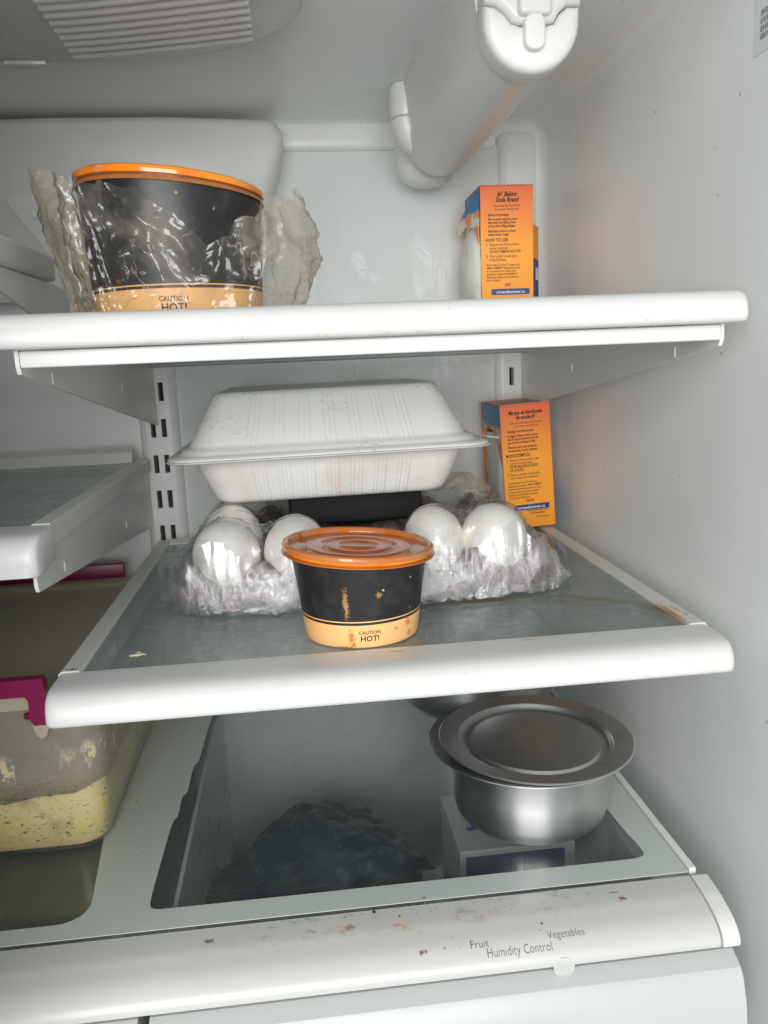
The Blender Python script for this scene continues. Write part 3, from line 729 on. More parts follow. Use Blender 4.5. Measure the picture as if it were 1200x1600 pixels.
for i in range(nz_):
    for j in range(nphi):
        ph = -172+344*j/(nphi-1); t = i/(nz_-1)
        zt_ = lerp_table(ztop, ph)+.004*noise.noise(Vector((ph*.12, 3, 1))); z = .2118+(zt_-.2118)*t
        r = .0538+.005*(z-.21)/.085+.0012
        ra = lerp_table(radd, ph)
        wl = min(1, max(0, (-ph-25)/40)); wr = min(1, max(0, (ph-30)/35))
        shape = (.6+.5*math.sin(PI*t))*(1-wl)*(1-wr)+wl*(.30+.70*t**.8)+wr*(.55+.55*math.sin(PI*(t*.9+.05))**.7)
        a = math.radians(ph); r += ra*shape
        s_ = a*.058
        lobe = min(1, ra/.012)
        v = Vector((s_*(1+lobe*.8)+z*.5*(1-lobe*.6), z*(1-.6*lobe)-s_*.45*(1-lobe), 1.7)); v = v+noise.noise_vector(v*22)*.012
        vv_ = Vector((s_+z*.5, z-s_*.45, 1.7)); vv_ = vv_+noise.noise_vector(vv_*22)*.014
        r += (.0065+.004*lobe)*(rid(v*26)-.45)+(.0030+.0006*lobe)*(rid(vv_*62+Vector((3, 1, 0)))-.5)+.0012*(rid(vv_*150)-.5)
        a += (.05*noise.noise(v*40)*(1+lobe))
        P[i, j] = (cxb+r*math.sin(a), cyb-r*math.cos(a), z+.004*lobe*noise.noise(v*45))
P2 = P
for i in range(nz_):
    for j in range(nphi):
        x, y, z = P2[i, j]; dx, dy = x-cxb, y-cyb; r = math.hypot(dx, dy)
        zz = max(z, .2112); f = max(0, (zz-.2098)/.08)
        rmin = .0535+.0043*f+.0014 if zz+.09*dx*f < .2865 else .0612
        if r < rmin: dx, dy = dx*rmin/r, dy*rmin/r
        P2[i, j] = (cxb+dx, cyb+dy, zz)
me = grid_mesh(P2)
k = N('clear_bag_film')
h2 = k.bump(k.noise(160, 4, .6, None, 1.5), .25, .0010)
cn = k.math('ABSOLUTE', k.math('SUBTRACT', k.noise(42, 3, .55, k.mapped((1, 1, .7), rot=(0, .5, 0)), 1.0), .5))
crease = k.math('MULTIPLY', k.ramp(cn, .012, .002), k.ramp(k.noise(36, 3, .6, k.mapped(loc=(3, 3, 1))), .46, .58))
veil = k.ramp(k.noise(20, 4, .6, k.mapped(loc=(1, 7, 2)), .8), .45, .65)
lw = k.n('LayerWeight', {0: .4, 'Normal': h2}); fr = k.schlick(.05, h2)
tr = k.n('BsdfTransparent', {0: (.93, .92, .90, 1)}); gl = k.n('BsdfGlossy', {0: (1, 1, 1, 1), 1: .15, 'Normal': h2})
red = k.ramp(k.noise(55, 5, .7, k.mapped(loc=(2, 5, 1))), .68, .74)
dfc = k.mix(red, srgb(226, 217, 200), srgb(150, 60, 30))
df = k.n('BsdfDiffuse', {0: dfc}); tl = k.n('BsdfTranslucent', {0: srgb(215, 205, 190)})
dd = k.n('MixShader', {0: .5, 1: df.outputs[0], 2: tl.outputs[0]})
xs_ = k.math('ABSOLUTE', k.math('SUBTRACT', k.n('SeparateXYZ', {0: k.obj()}).outputs['X'], .004))
sides = k.ramp(xs_, .053, .068)
fac = k.math('ADD', k.math('ADD', k.math('MULTIPLY', crease, .65), k.math('ADD', .05, k.math('MULTIPLY', veil, .34))), k.math('ADD', k.math('MULTIPLY', sides, .18), k.math('MULTIPLY', red, k.math('ADD', .1, k.math('MULTIPLY', sides, .45)))), clamp=True)
a = k.n('MixShader', {0: fac, 1: tr, 2: dd.outputs[0]})
M['bag_film'] = k.done(k.n('MixShader', {0: fr, 1: a, 2: gl}))
bf = part('bag_film', me, M['bag_film'], bag)

# ================================================================== BAKING SODA BOXES
def carton_material(name, side):
    k = N(name); xyz = k.n('SeparateXYZ', {0: k.obj()}); z = xyz.outputs['Z']
    fade = k.ramp(z, .075, .125)
    c = k.mix(fade, srgb(246, 158, 34), srgb(240, 112, 62))
    if side:   # the wide printed panels: blue head, white swoosh, orange body
        wv = k.math('ADD', z, k.math('MULTIPLY', k.math('SUBTRACT', k.noise(30, 3), .5), .02))
        c = k.mix(k.ramp(wv, .104, .107), k.mix(k.ramp(k.noise(60, 4, .6), .45, .6), srgb(230, 140, 60), srgb(226, 222, 214)), srgb(34, 118, 176))
        c = k.mix(k.ramp(wv, .036, .033), c, srgb(32, 84, 150)) 
    sc = k.ramp(k.noise(130, 6, .75), .63, .70)
    c = k.mix(k.math('MULTIPLY', sc, k.ramp(k.noise(20, 3), .5, .7)), c, srgb(228, 205, 175))
    return k.done(k.bsdf(Base_Color=c, Roughness=.42, Normal=k.bump(k.noise(40, 3), .2, .0012)))
M['carton'] = carton_material('carton_orange', False); M['carton_side'] = carton_material('carton_printed', True)
M['card'] = simple('card_edge', srgb(188, 172, 150), .8, noise_amt=.25, nscale=120)
M['liner_paper'] = simple('white_paper_pouch', srgb(226, 224, 214), .6, noise_amt=.12, nscale=30, bump=.4, bdist=.002)
BW, BD, BH = .0515, .075, .1265
def soda_box(label, loc, lines, pill, torn, lean=0.0, yaw=0.0, extra=None, bulge_=.007):
    t = thing('baking_soda_box', label, 'box', loc, 'orange baking soda boxes')
    x0, y0, z0 = loc
    T = .0006
    part('narrow_panel', rbox(x0, x0+BW, y0, y0+T, z0, z0+BH, .0002, 1), M['carton'], t, smooth=False)
    part('rear_panel', rbox(x0, x0+BW, y0+BD-T, y0+BD, z0, z0+BH), M['carton'], t, smooth=False)
    part('base', rbox(x0+T, x0+BW-T, y0+T+.0002, y0+BD-T-.0002, z0, z0+T), M['card'], t, smooth=False)
    bm = B(); n = 12
    bx = rbox(x0, x0+BW, y0-.0004, y0+BD, z0+BH+.0002, z0+BH+.0012)
    part('top_flap', bx, simple('carton_top', srgb(206, 130, 96), .6, noise_amt=.9, nscale=60, col2=srgb(196, 190, 178)), t, smooth=False)
    # outer wide panel, whole; inner wide panel torn open
    part('wide_panel', rbox(x0+BW-T, x0+BW, y0+T+.0002, y0+BD-T-.0002, z0+T, z0+BH-.0002), M['carton_side'], t, smooth=False)
    bm = B(); prism(bm, [(y0+a, z0+b) for a, b in torn], YZ, x0, x0+T); part('torn_panel', bm, M['carton_side'], t, smooth=False)
    # paper pouch showing through the torn panel
    bm = box(B(), -1, 1, -1, 1, -1, 1); bmesh.ops.subdivide_edges(bm, edges=bm.edges[:], cuts=14, use_grid_fill=True)
    for v in bm.verts:
        c = v.co; s = 1-.10*(c.y**2)*(c.x**2); bulge = (1-c.y**2)**.6*(1-max(0, abs(c.z)-.1)**2*1.0)
        cx_ = c.x
        X = x0+BW/2+(BW/2-.0035)*cx_+(-bulge_*bulge if cx_ < -.5 else 0)
        q = noise.noise(Vector((c.x*2, c.y*3, c.z*4))+Vector((y0*40, z0*9, 0)))*.0022
        v.co = Vector((X+(q if cx_ < -.3 else 0), y0+BD/2+(BD/2-.0025)*c.y, z0+.001+(.096)*(c.z+1)/2))
    part('paper_pouch', bm, M['liner_paper'], t, angle=80)
    FM = lambda x, y: (x0+x, y0-.00022, z0+y)
    part('printed_text', lettering(lines, FM), M['ink'], t, smooth=False)
    pl = rrect(pill[0], pill[1], pill[2], pill[3], .0016, 4)
    bm = B(); prism(bm, [(x0+a, z0+b) for a, b in pl], XZ, y0-.00032, y0-.00012); pp = part('web_label', bm, M['navy'], t, smooth=False)
    part('printed_text', lettering([('armandhammer.ca', .0041, (pill[0]+pill[1])/2, pill[2]+.0014, 'CENTER', 0, .012, .92)], lambda x, y: (x0+x, y0-.00045, z0+y)), M['white_ink'], pp, smooth=False)
    if extra: extra(t, x0, y0, z0)
    spin_thing(t, 'y', lean); spin_thing(t, 'z', yaw)
    return t
def T_(s, size, x, y, al='LEFT', sh=0.0, wt=0.0, xs=.72): return (s, size, x, y, al, sh, wt, xs)
mm = .001
en = [T_('#1 Baking', 6.6*mm, 26*mm, 117*mm, 'CENTER', .25, .03, .78), T_('Soda Brand', 6.6*mm, 26*mm, 111.2*mm, 'CENTER', .25, .03, .78),
      T_('Use a New Box Each Month', 3.5*mm, 26*mm, 106*mm, 'CENTER', 0, .0, .70), T_('for Fresher Tasting Food.', 3.5*mm, 26*mm, 102.4*mm, 'CENTER', 0, 0, .70),
      T_('•', 3.6*mm, 4.5*mm, 96.6*mm), T_('Spill-proof package', 3.7*mm, 7*mm, 96.6*mm, sh=.2, wt=.018, xs=.78), T_('•', 3.6*mm, 4.5*mm, 92*mm),
      T_('Fits-n-a-pinch exposes more', 3.7*mm, 7*mm, 92*mm, sh=.2, wt=.02, xs=.72), T_('than twice the Baking Soda', 3.7*mm, 7*mm, 88.4*mm, sh=.2, wt=.02, xs=.72), T_('of any other 500g package', 3.7*mm, 7*mm, 84.8*mm, sh=.2, wt=.02, xs=.72),
      T_('•', 3.6*mm, 4.5*mm, 79.4*mm), T_('Eliminates odours so food', 3.7*mm, 7*mm, 79.4*mm, sh=.2, wt=.02, xs=.74), T_('tastes fresher longer', 3.7*mm, 7*mm, 75.8*mm, sh=.2, wt=.02, xs=.72),
      T_('HOW TO USE:', 4.8*mm, 4.5*mm, 69.6*mm, wt=.02, xs=.78), T_('1', 4.4*mm, 5*mm, 65*mm, wt=.02), T_('Remove both front and back', 3.9*mm, 8.5*mm, 65*mm, xs=.68), T_('panels completely.', 3.9*mm, 8.5*mm, 61.3*mm, xs=.68),
      T_('DO NOT REMOVE BOX TOP', 3.9*mm, 8.5*mm, 57.4*mm, wt=.018, xs=.66), T_('2', 4.4*mm, 5*mm, 52.6*mm, wt=.02), T_('Place upright in both your', 3.9*mm, 8.5*mm, 52.6*mm, xs=.70), T_('fridge & freezer', 3.9*mm, 8.5*mm, 48.8*mm, xs=.70)]
for i, s in enumerate(('While Fridge-n-Freezer™ contains pure', 'ARM & HAMMER™ Baking Soda, we do', 'not recommend it for baking as the', 'granulation is designed specifically for', 'deodorizing. After use, pour down the', 'drain or discard.')):
    en.append(T_(s, 3.3*mm, 5*mm, (43.4-3.25*i)*mm, wt=.004, xs=.66))
en.append(T_('VISIT', 4.2*mm, 26*mm, 21.4*mm, 'CENTER', 0, .015, .75))
fr_ = [T_('Marque de bicarbonate', 5.8*mm, 26*mm, 117*mm, 'CENTER', .25, .03, .66), T_('de soude #1', 5.8*mm, 26*mm, 111.8*mm, 'CENTER', .25, .03, .72),
       T_('Utilisez une nouvelle boîte à tous les mois pour', 2.9*mm, 26*mm, 106.8*mm, 'CENTER', 0, 0, .60), T_('que vos aliments goûtent plus frais.', 2.9*mm, 26*mm, 103.4*mm, 'CENTER', 0, 0, .64),
       T_('•', 3.6*mm, 3.2*mm, 97.8*mm), T_('Emballage anti-déversements', 3.6*mm, 6*mm, 97.8*mm, sh=.2, wt=.02, xs=.68), T_('•', 3.6*mm, 3.2*mm, 93*mm),
       T_('Le design à filtration continue expose', 3.6*mm, 6*mm, 93*mm, sh=.2, wt=.02, xs=.60), T_('deux fois plus de bicarbonate de soude', 3.6*mm, 6*mm, 89.4*mm, sh=.2, wt=.02, xs=.58), T_('que tout autre emballage de 500g', 3.6*mm, 6*mm, 85.8*mm, sh=.2, wt=.02, xs=.60),
       T_('•', 3.6*mm, 3.2*mm, 80.6*mm), T_('Élimine les odeurs dans les aliments', 3.6*mm, 6*mm, 80.6*mm, sh=.2, wt=.02, xs=.60), T_('demeurent plus frais plus longtemps', 3.6*mm, 6*mm, 77*mm, sh=.2, wt=.02, xs=.60),
       T_("MODE D'EMPLOI :", 4.6*mm, 3.5*mm, 71*mm, wt=.02, xs=.74), T_('1', 4.2*mm, 3.8*mm, 66.6*mm, wt=.02), T_('Enlever les deux panneaux, avant', 3.7*mm, 7*mm, 66.6*mm, xs=.64), T_('et arrière complètement.', 3.7*mm, 7*mm, 63*mm, xs=.64),
       T_('NE PAS ENLEVER LE DESSUS', 3.9*mm, 7*mm, 59.2*mm, wt=.018, xs=.62), T_('DE LA BOÎTE.', 3.9*mm, 7*mm, 55.4*mm, wt=.018, xs=.64), T_('2', 4.2*mm, 3.8*mm, 50.6*mm, wt=.02), T_('Placer en position verticale dans', 3.7*mm, 7*mm, 50.6*mm, xs=.66), T_('dans le frigo ou le congélateur.', 3.7*mm, 7*mm, 47*mm, xs=.66)]
for i, s in enumerate(('Comme Fridge-n-Freezer™ contient du', 'bicarbonate de soude pur ARM & HAMMER™,', 'nous ne le recommandons pas pour la cuisson', 'car sa granulation est conçue pour éliminer', 'les odeurs. Après utilisation, versez dans', 'le drain pour le désodoriser.')):
    fr_.append(T_(s, 3.2*mm, 4*mm, (41.4-3.3*i)*mm, wt=.004, xs=.60))
fr_ += [T_('VISITEZ', 4.0*mm, 26*mm, 20.4*mm, 'CENTER', 0, .015, .72), T_('Pour toute information ou pour', 2.8*mm, 22*mm, 9.4*mm, 'LEFT', 0, .01, .66), T_('de la documentation', 2.8*mm, 26*mm, 6.4*mm, 'LEFT', 0, .02, .66), T_('Church & Dwight Canada', 2.3*mm, 32*mm, 2.0*mm, 'LEFT', 0, .01, .55)]
tornA = [(.0008, .0008), (.0008, .012), (.003, .02), (.0015, .034), (.003, .040), (.0012, .044), (.0012, .060), (.008, .066), (.020, .074), (.028, .082), (.036, .090), (.046, .093), (.060, .094), (BD-.002, .088), (BD-.002, .1262), (.0008, .1262)]
tornB = [(.0008, .0008), (.0008, .060), (.004, .068), (.012, .074), (.02, .088), (.034, .100), (.05, .104), (.064, .099), (BD-.002, .1), (BD-.002, .1262), (.0008, .1262)]
def bent_flap(t, x0, y0, z0):
    # strip of the torn wide panel, folded outwards
    bm = B(); 
    prism(bm, [(y0+.004, z0+.1255), (y0+.060, z0+.098), (y0+.055, z0+.088), (y0+.03, z0+.096), (y0+.012, z0+.088), (y0+.004, z0+.074)], YZ, x0-.0008, x0-.0002)
    for v in bm.verts: v.co.x -= max(0, v.co.y-y0)*.20
    part('torn_flap', bm, M['carton_side'], t, smooth=False)
    xr = x0+BW
    for nm, za, zb, mt_ in (('side_flap', .0, .060, M['navy']), ('side_flap', .0605, .092, M['carton'])):
        bm = B(); prism(bm, [(xr+.0003, y0+.004), (xr+.0125, y0+.028), (xr+.0129, y0+.0275), (xr+.0008, y0+.0035)], lambda a, b, n: (a, b, n), z0+za, z0+zb); sf = part(nm, bm, mt_, t, smooth=False)
        if za == 0: part('printed_mark', prism(B(), [(xr+.0062, y0+.0148), (xr+.0108, y0+.0238), (xr+.0112, y0+.0234), (xr+.0066, y0+.0144)], lambda a, b, n: (a, b, n), z0+.040, z0+.052), M['white_ink'], sf, smooth=False)
en = [(a, b*.93, c, .117+(d-.117)*.873, *r_) for a, b, c, d, *r_ in en]
fr_ = [(a, b*.97, c, .117+(d-.117)*.932, *r_) for a, b, c, d, *r_ in fr_]
soda_box('orange baking soda box on the upper shelf with a torn bulging side', (.3385, .3585, .2110), en, (.0095, .0475, .0255, .0312), tornA, 0, math.radians(-1.0), bent_flap, .016)
soda_box('orange baking soda box leaning in the corner behind the eggs', (.3605, .357, .0016), fr_, (.0085, .046, .0185, .0243), tornB, math.radians(-3.0), math.radians(1.0))

# ================================================================== EGGS, TRAY AND WRAP
PX = [.0940, .1435, .197, .2540, .3070]; PY = [.167, .217, .267, .317, .367]
yf_tab = [(.038, .176), (.048, .160), (.065, .140), (.09, .130), (.12, .1265), (.16, .126), (.20, .124), (.25, .1265), (.29, .1285), (.33, .136), (.352, .150), (.362, .166)]
tr_x0, tr_x1, tr_y0, tr_y1 = .056, .3405, .137, .398
def xph(x):                                 # phase that is whole at each cup centre
    if x <= PX[0]: return (x-PX[0])/.05
    for i in range(4):
        if x <= PX[i+1]: return i+(x-PX[i])/(PX[i+1]-PX[i])
    return 4+(x-PX[4])/.05
def tray_h(x, y):
    h = .0215-.0080*(math.cos(2*PI*xph(x))+math.cos(2*PI*(y-PY[0])/.05))
    e = min(x-tr_x0, tr_x1-x, y-tr_y0, tr_y1-y)
    return h if e > .008 else .016+(h-.016)*max(0, e)/.008*.9
nx, ny = 130, 120
T0 = np.zeros((ny*1, nx, 3))
for i in range(ny):
    for j in range(nx):
        x = tr_x0+(tr_x1-tr_x0)*j/(nx-1); y = max(tr_y0, lerp_table(yf_tab, x)+.011); y = y+(tr_y1-y)*i/(ny-1); T0[i, j] = (x, y, tray_h(x, y)+.0009*noise.noise(Vector((x, y, 0))*90))
tray_mat = simple('pulp_mauve', srgb(132, 106, 112), .9, noise_amt=.6, nscale=120, bump=.6, bdist=.0012, col2=srgb(84, 66, 76))
bm = B(); tm = grid_mesh(T0); bm.from_mesh(tm); bpy.data.meshes.remove(tm)
# turned-down edge and underside so that the tray is a closed sheet
bmesh.ops.recalc_face_normals(bm, faces=bm.faces)
edge = [e for e in bm.edges if e.is_boundary]
r = bmesh.ops.extrude_edge_only(bm, edges=edge)
for v in [g for g in r['geom'] if isinstance(g, bmesh.types.BMVert)]:
    cxx_, cyy_ = (tr_x0+tr_x1)/2, (tr_y0+tr_y1)/2
    ph = xph(v.co.x) if v.co.y < .165 or abs(v.co.y-tr_y1) < .002 else (v.co.y-PY[0])/.05
    v.co.z = .0062-.005*math.cos(2*PI*ph); v.co.x += .004*(1 if v.co.x > cxx_ else -1) if abs(v.co.x-cxx_) > .139 else 0; v.co.y += .004*(1 if v.co.y > cyy_ else -1) if abs(v.co.y-cyy_) > .11 else 0
tray = solo('egg_tray', bm, tray_mat, 'mauve pulp egg tray under cling film on the glass shelf', 'egg tray', (.197, .267, 0), angle=80)
M['egg'] = simple('egg_shell', srgb(248, 245, 238), .45, noise_amt=.15, nscale=50, bump=.12, bdist=.0004, col2=srgb(226, 214, 200))
def egg_mesh(R, H):
    prof = [(0, 0)]
    for i in range(1, 24):
        t = PI*i/24; z = (1-math.cos(t))/2; prof.append((R*math.sin(t)*(1+.11*(z*2-1)), H*z))
    prof.append((0, H)); return prof
eggs = [(0, 0, 'white egg at the tray corner toward the other bay', .0252, .0605, 6, -2), (1, 0, 'white egg partly hidden behind the small soup cup lid', .0243, .0600, 4, 3), (3, 0, 'white egg between the small soup cup and the tray end egg', .0236, .0615, 3, -4), (4, 0, 'white egg at the tray end toward the side wall', .0252, .0625, 5, -13),
        (0, 1, 'white egg in the second row under the foam container corner', .0245, .0635, 4, 0), ]
EGG = []
for (ci, ri, lab, R, H, tx, ty) in eggs:
    c = (PX[ci], PY[ri], .0048)
    o = solo('egg', lathe(egg_mesh(R, H), c, 48), M['egg'], lab, 'egg', c, 'eggs in the tray'); o.rotation_euler = (math.radians(tx), math.radians(ty), 0)
    EGG.append((c[0]+math.sin(math.radians(ty))*.03, c[1]-math.sin(math.radians(tx))*.03, c[2], R, H))
# cling film stretched over eggs and tray
nu, nv = 200, 150
WX = np.linspace(.038, .362, nu); H = np.zeros((nv, nu)); WY = np.zeros((nv, nu))
for j, x in enumerate(WX):
    y0 = lerp_table(yf_tab, x); yy = np.linspace(y0, .408, nv); WY[:, j] = yy
    for i, y in enumerate(yy):
        h = .0006
        if tr_x0-.004 < x < tr_x1+.004 and tr_y0-.003 < y < tr_y1+.004: h = tray_h(min(max(x, tr_x0), tr_x1), min(max(y, tr_y0), tr_y1))+.0022
        for (ex, ey, ez, R, Hh) in EGG:
            d2 = ((x-ex)**2+(y-ey)**2)/(R+.0016)**2
            if d2 < 1: h = max(h, ez+Hh*(.55+.47*math.sqrt(1-d2)))
        H[i, j] = h
Z = H.copy()
for it in range(160):
    A = Z.copy(); A[1:-1, 1:-1] = (Z[2:, 1:-1]+Z[:-2, 1:-1]+Z[1:-1, 2:]+Z[1:-1, :-2])/4
    A[:, 0] = A[:, 1]*.75; A[:, -1] = A[:, -2]*.6; A[0, :] = H[0, :]
    Z = np.maximum(H, A)
P = np.zeros((nv, nu, 3)); P[:, :, 0] = WX[None, :]; P[:, :, 1] = WY; P[:, :, 2] = Z+.0006
for i in range(nv):
    for j in range(nu):
        v = Vector(P[i, j]); onegg = Z[i, j]-H[i, j] < 1e-5 and H[i, j] > .04
        w_ = Vector((v.x*1.0, v.y*.55, v.z*.8))+noise.noise_vector(v*25)*.012
        r1 = (1-abs(noise.noise(w_*75)))**2; r2 = (1-abs(noise.noise(w_*170+Vector((4, 2, 1)))))**2; r3 = (1-abs(noise.noise(w_*340+Vector((1, 7, 3)))))**2
        amp = .0004 if onegg else .0034
        edgef = min(1, i/6); dlt = amp*(r1*.9+r2*.45+r3*.22-.5)
        nrm = Vector((0, -.55, .83))
        P[i, j] += np.array((noise.noise(v*60)*amp*.8, nrm.y*dlt*1.6*edgef, nrm.z*dlt*1.6))
        P[i, j, 2] = max(P[i, j, 2], Z[i, j]+.0003 if onegg else .0006)
# ruffled skirt where the film is gathered against the shelf
skirt = np.zeros((7, nu, 3))
for q in range(7):
    for j in range(nu):
        t = q/6; x, y, z = P[5, j]; b = P[0, j]
        wob = noise.noise(Vector((x*60, t*2, 3)))*.006+((1-abs(noise.noise(Vector((x*120+t*3, t*5, 8)))))**2-.5)*.006
        skirt[q, j] = (x+wob*.3, b[1]-.0035*math.sin(PI*t)+wob*.8, .0006+(z+.003)*(1-t)+abs(wob)*.25)
k = N('cling_film')
n1 = k.noise(150, 5, .72, k.mapped((1.5, .5, .9), rot=(0, 0, .3)), 3.0)
n2 = k.noise(420, 4, .7, k.mapped((.6, 1.5, 1)), 2.5)
z_ = k.n('SeparateXYZ', {0: k.obj()}).outputs['Z']
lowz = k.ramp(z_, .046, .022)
h2 = k.bump(n2, k.math('ADD', .06, k.math('MULTIPLY', lowz, .3)), .0010); h2 = k.bump(n1, k.math('ADD', .14, k.math('MULTIPLY', lowz, .32)), .002, h2)
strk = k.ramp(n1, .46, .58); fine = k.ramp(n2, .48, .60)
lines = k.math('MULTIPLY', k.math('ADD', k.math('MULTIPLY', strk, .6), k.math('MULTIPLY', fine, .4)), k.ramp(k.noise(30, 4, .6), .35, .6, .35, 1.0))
fr = k.math('ADD', k.schlick(.12, h2), k.math('MULTIPLY', lines, k.math('ADD', .08, k.math('MULTIPLY', lowz, .20))), clamp=True)
tr = k.n('BsdfTransparent', {0: (.95, .95, .95, 1)}); gl = k.n('BsdfGlossy', {0: (1, 1, 1, 1), 1: .10, 'Normal': h2})
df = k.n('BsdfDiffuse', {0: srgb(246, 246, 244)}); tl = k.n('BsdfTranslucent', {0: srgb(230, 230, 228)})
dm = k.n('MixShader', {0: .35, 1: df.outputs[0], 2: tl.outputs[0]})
fac = k.math('MULTIPLY', lines, k.math('ADD', .14, k.math('MULTIPLY', lowz, .42)))  # wrinkle highlights also put into the colour as white streaks
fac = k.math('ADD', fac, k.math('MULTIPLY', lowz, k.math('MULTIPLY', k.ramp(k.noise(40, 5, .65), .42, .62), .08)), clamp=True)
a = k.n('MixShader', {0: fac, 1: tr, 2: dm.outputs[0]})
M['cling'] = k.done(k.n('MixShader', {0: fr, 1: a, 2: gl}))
wrap = thing('cling_film', 'wrinkled clear cling film stretched over the egg tray', 'cling film', (.2, .265, 0))
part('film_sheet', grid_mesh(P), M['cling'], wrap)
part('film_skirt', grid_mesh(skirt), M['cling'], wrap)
# loose crest of film standing up by the boxes' corner
cr = np.zeros((18, 40, 3))
for i in range(18):
    for j in range(40):
        u, t = j/39, i/17; x = .272+.078*u; y = .285+.05*u-.02*t; z = (.062-.030*u)+t*(.022*math.sin(PI*min(1, u*1.1))+.003)
        v = Vector((x, y, z)); q = noise.noise_vector(v*55); q2 = noise.noise_vector(v*150)
        cr[i, j] = np.array((x, y, z))+np.array(q)*.0075+np.array(q2)*.002
part('film_crest', grid_mesh(cr), M['bag_film'], wrap)
cr = np.zeros((14, 30, 3))
for i in range(14):
    for j in range(30):
        u, t = j/29, i/13; x = .345+.012*math.sin(PI*t)+.004*u; y = .165+.12*u; z = .004+.034*(1-.5*u)*t
        v = Vector((x, y, z)); q = noise.noise_vector(v*70); q2 = noise.noise_vector(v*200)
        cr[i, j] = np.array((x, y, z))+np.array(q)*.005+np.array(q2)*.0018; cr[i, j, 2] = max(.001, cr[i, j, 2])
part('film_edge', grid_mesh(cr), M['cling'], wrap)

bt = B(); box(bt, .140, .258, .258, .37, .0385, .0668, .004, 3)  # guessed black block, added so the gap under the container reads as shade
solo('gap_shade_block', bt, simple('gap_shade_black', srgb(18, 18, 19), .7, noise_amt=.2), 'added black block for the shaded gap between the eggs and the takeout container', 'tray', (.2, .31, .0385))
# ================================================================== TAKEOUT CLAMSHELL
cl_ = thing('takeout_container', 'white ribbed plastic clamshell takeout container resting on the egg tray', 'takeout container', (.178, .2975, .0700))
k = N('clamshell_plastic')
dots = k.n('TexVoronoi', {'Vector': k.obj(), 'Scale': 230}); dd_ = k.ramp(dots.outputs['Distance'], .22, .34, 1, 0)
dn = k.math('MULTIPLY', dd_, k.ramp(k.noise(22, 3, .5), .56, .66))
c = k.mix(k.math('MULTIPLY', k.ramp(k.noise(12, 4, .6), .45, .75), .10), srgb(240, 240, 236), srgb(214, 206, 198))
xyz = k.n('SeparateXYZ', {0: k.obj()})
lowm = k.math('MULTIPLY', k.ramp(xyz.outputs['Z'], .038, .030), k.ramp(k.noise(20, 4, .6, None, .5), .42, .68))
c = k.mix(k.math('MULTIPLY', lowm, .32), c, srgb(214, 168, 150))
bs = k.bsdf(Base_Color=c, Roughness=.33, Normal=k.bump(dn, .5, .0010, k.bump(k.noise(30, 3), .1, .0015)))
tl = k.n('BsdfTranslucent', {0: srgb(236, 232, 226)})
M['clam'] = k.done(k.n('MixShader', {0: .16, 1: bs.outputs[0], 2: tl.outputs[0]}))
def ring(hx, hy, r, n=560):
    """rounded-rectangle outline sampled evenly by length"""
    P = []
    segs = [((-hx+r, -hy), (hx-r, -hy)), None, ((hx, -hy+r), (hx, hy-r)), None, ((hx-r, hy), (-hx+r, hy)), None, ((-hx, hy-r), (-hx, -hy+r)), None]
    cs = [(hx-r, -hy+r, -PI/2), (hx-r, hy-r, 0), (-hx+r, hy-r, PI/2), (-hx+r, -hy+r, PI)]
    ci = 0
    for s_ in segs:
        if s_ is None:
            x, y, a0 = cs[ci]; ci += 1
            P += [(x+r*math.cos(a0+PI/2*i/24), y+r*math.sin(a0+PI/2*i/24)) for i in range(24)]
        else:
            (xa, ya), (xb, yb) = s_; NS = 420 if ya == yb else 60
            P += [(xa+(xb-xa)*i/NS, ya+(yb-ya)*i/NS) for i in range(NS)]
    return P
CCX, CCY = .1775, .2975
def clam_ribs(u, lid):
    """groups of ridges across a wall, u in metres from its middle"""
    g = .0205; k_ = round(u/g); d = u-k_*g
    if abs(k_) > 3: return 0
    return sum(-math.exp(-((d-o)/.0009)**2) for o in ((-.0040, 0, .0040) if lid else (-.0046, -.0018, .0022, .0050)))
def loft(secs, lid, cap):
    bm = B(); L = []
    for (z, hx, hy, r, rib) in secs:
        R = ring(hx, hy, r); vs = []
        for i, (x, y) in enumerate(R):
            ox = oy = 0
            if rib:
                if abs(abs(y)-hy) < 1e-6 and abs(x) < hx-r: oy = math.copysign(.0011*rib*clam_ribs(x/(hx-r)*.0875, lid), y)
                elif abs(abs(x)-hx) < 1e-6 and abs(y) < hy-r: ox = math.copysign(.0011*rib*clam_ribs(y/(hy-r)*.0875, lid), x)
            vs.append(bm.verts.new((CCX+x+ox, CCY+y+oy, z-.0045*(x/.12)*0)))
        L.append(vs)
    for A, Bq in zip(L, L[1:]):
        for i in range(len(A)): bm.faces.new((A[i], A[(i+1) % len(A)], Bq[(i+1) % len(A)], Bq[i]))
    if cap: bm.faces.new(L[-1])
    return bm
W2, D2 = .1272, .1175
def lidsec(t):       # t 0 at flange, 1 at crown
    return (.1125+.0455*t, W2-.012-.0242*t, D2-.012-.0242*t, .026-.013*t, math.sin(PI*min(1, max(0, (t-.04)/.92)))**.4)
secs = [(.1092, W2, D2, .022, 0), (.1102, W2+.0004, D2+.0004, .022, 0), (.1113, W2-.0006, D2-.0006, .022, 0), (.1122, W2-.006, D2-.006, .022, 0), (.1135, W2-.0085, D2-.0085, .024, 0), (.1158, W2-.0095, D2-.0095, .024, 0)]
secs += [lidsec(.09+t*.84/11) for t in range(12)]
z, hx, hy, r, _ = lidsec(.97); secs += [(z+.0012, hx-.0012, hy-.0012, r, 0), (z+.0024, hx-.0045, hy-.0045, r-.002, 0), (z+.0024, hx-.02, hy-.02, r-.010, 0)]
part('lid', loft(secs, True, True), M['clam'], cl_, angle=60)
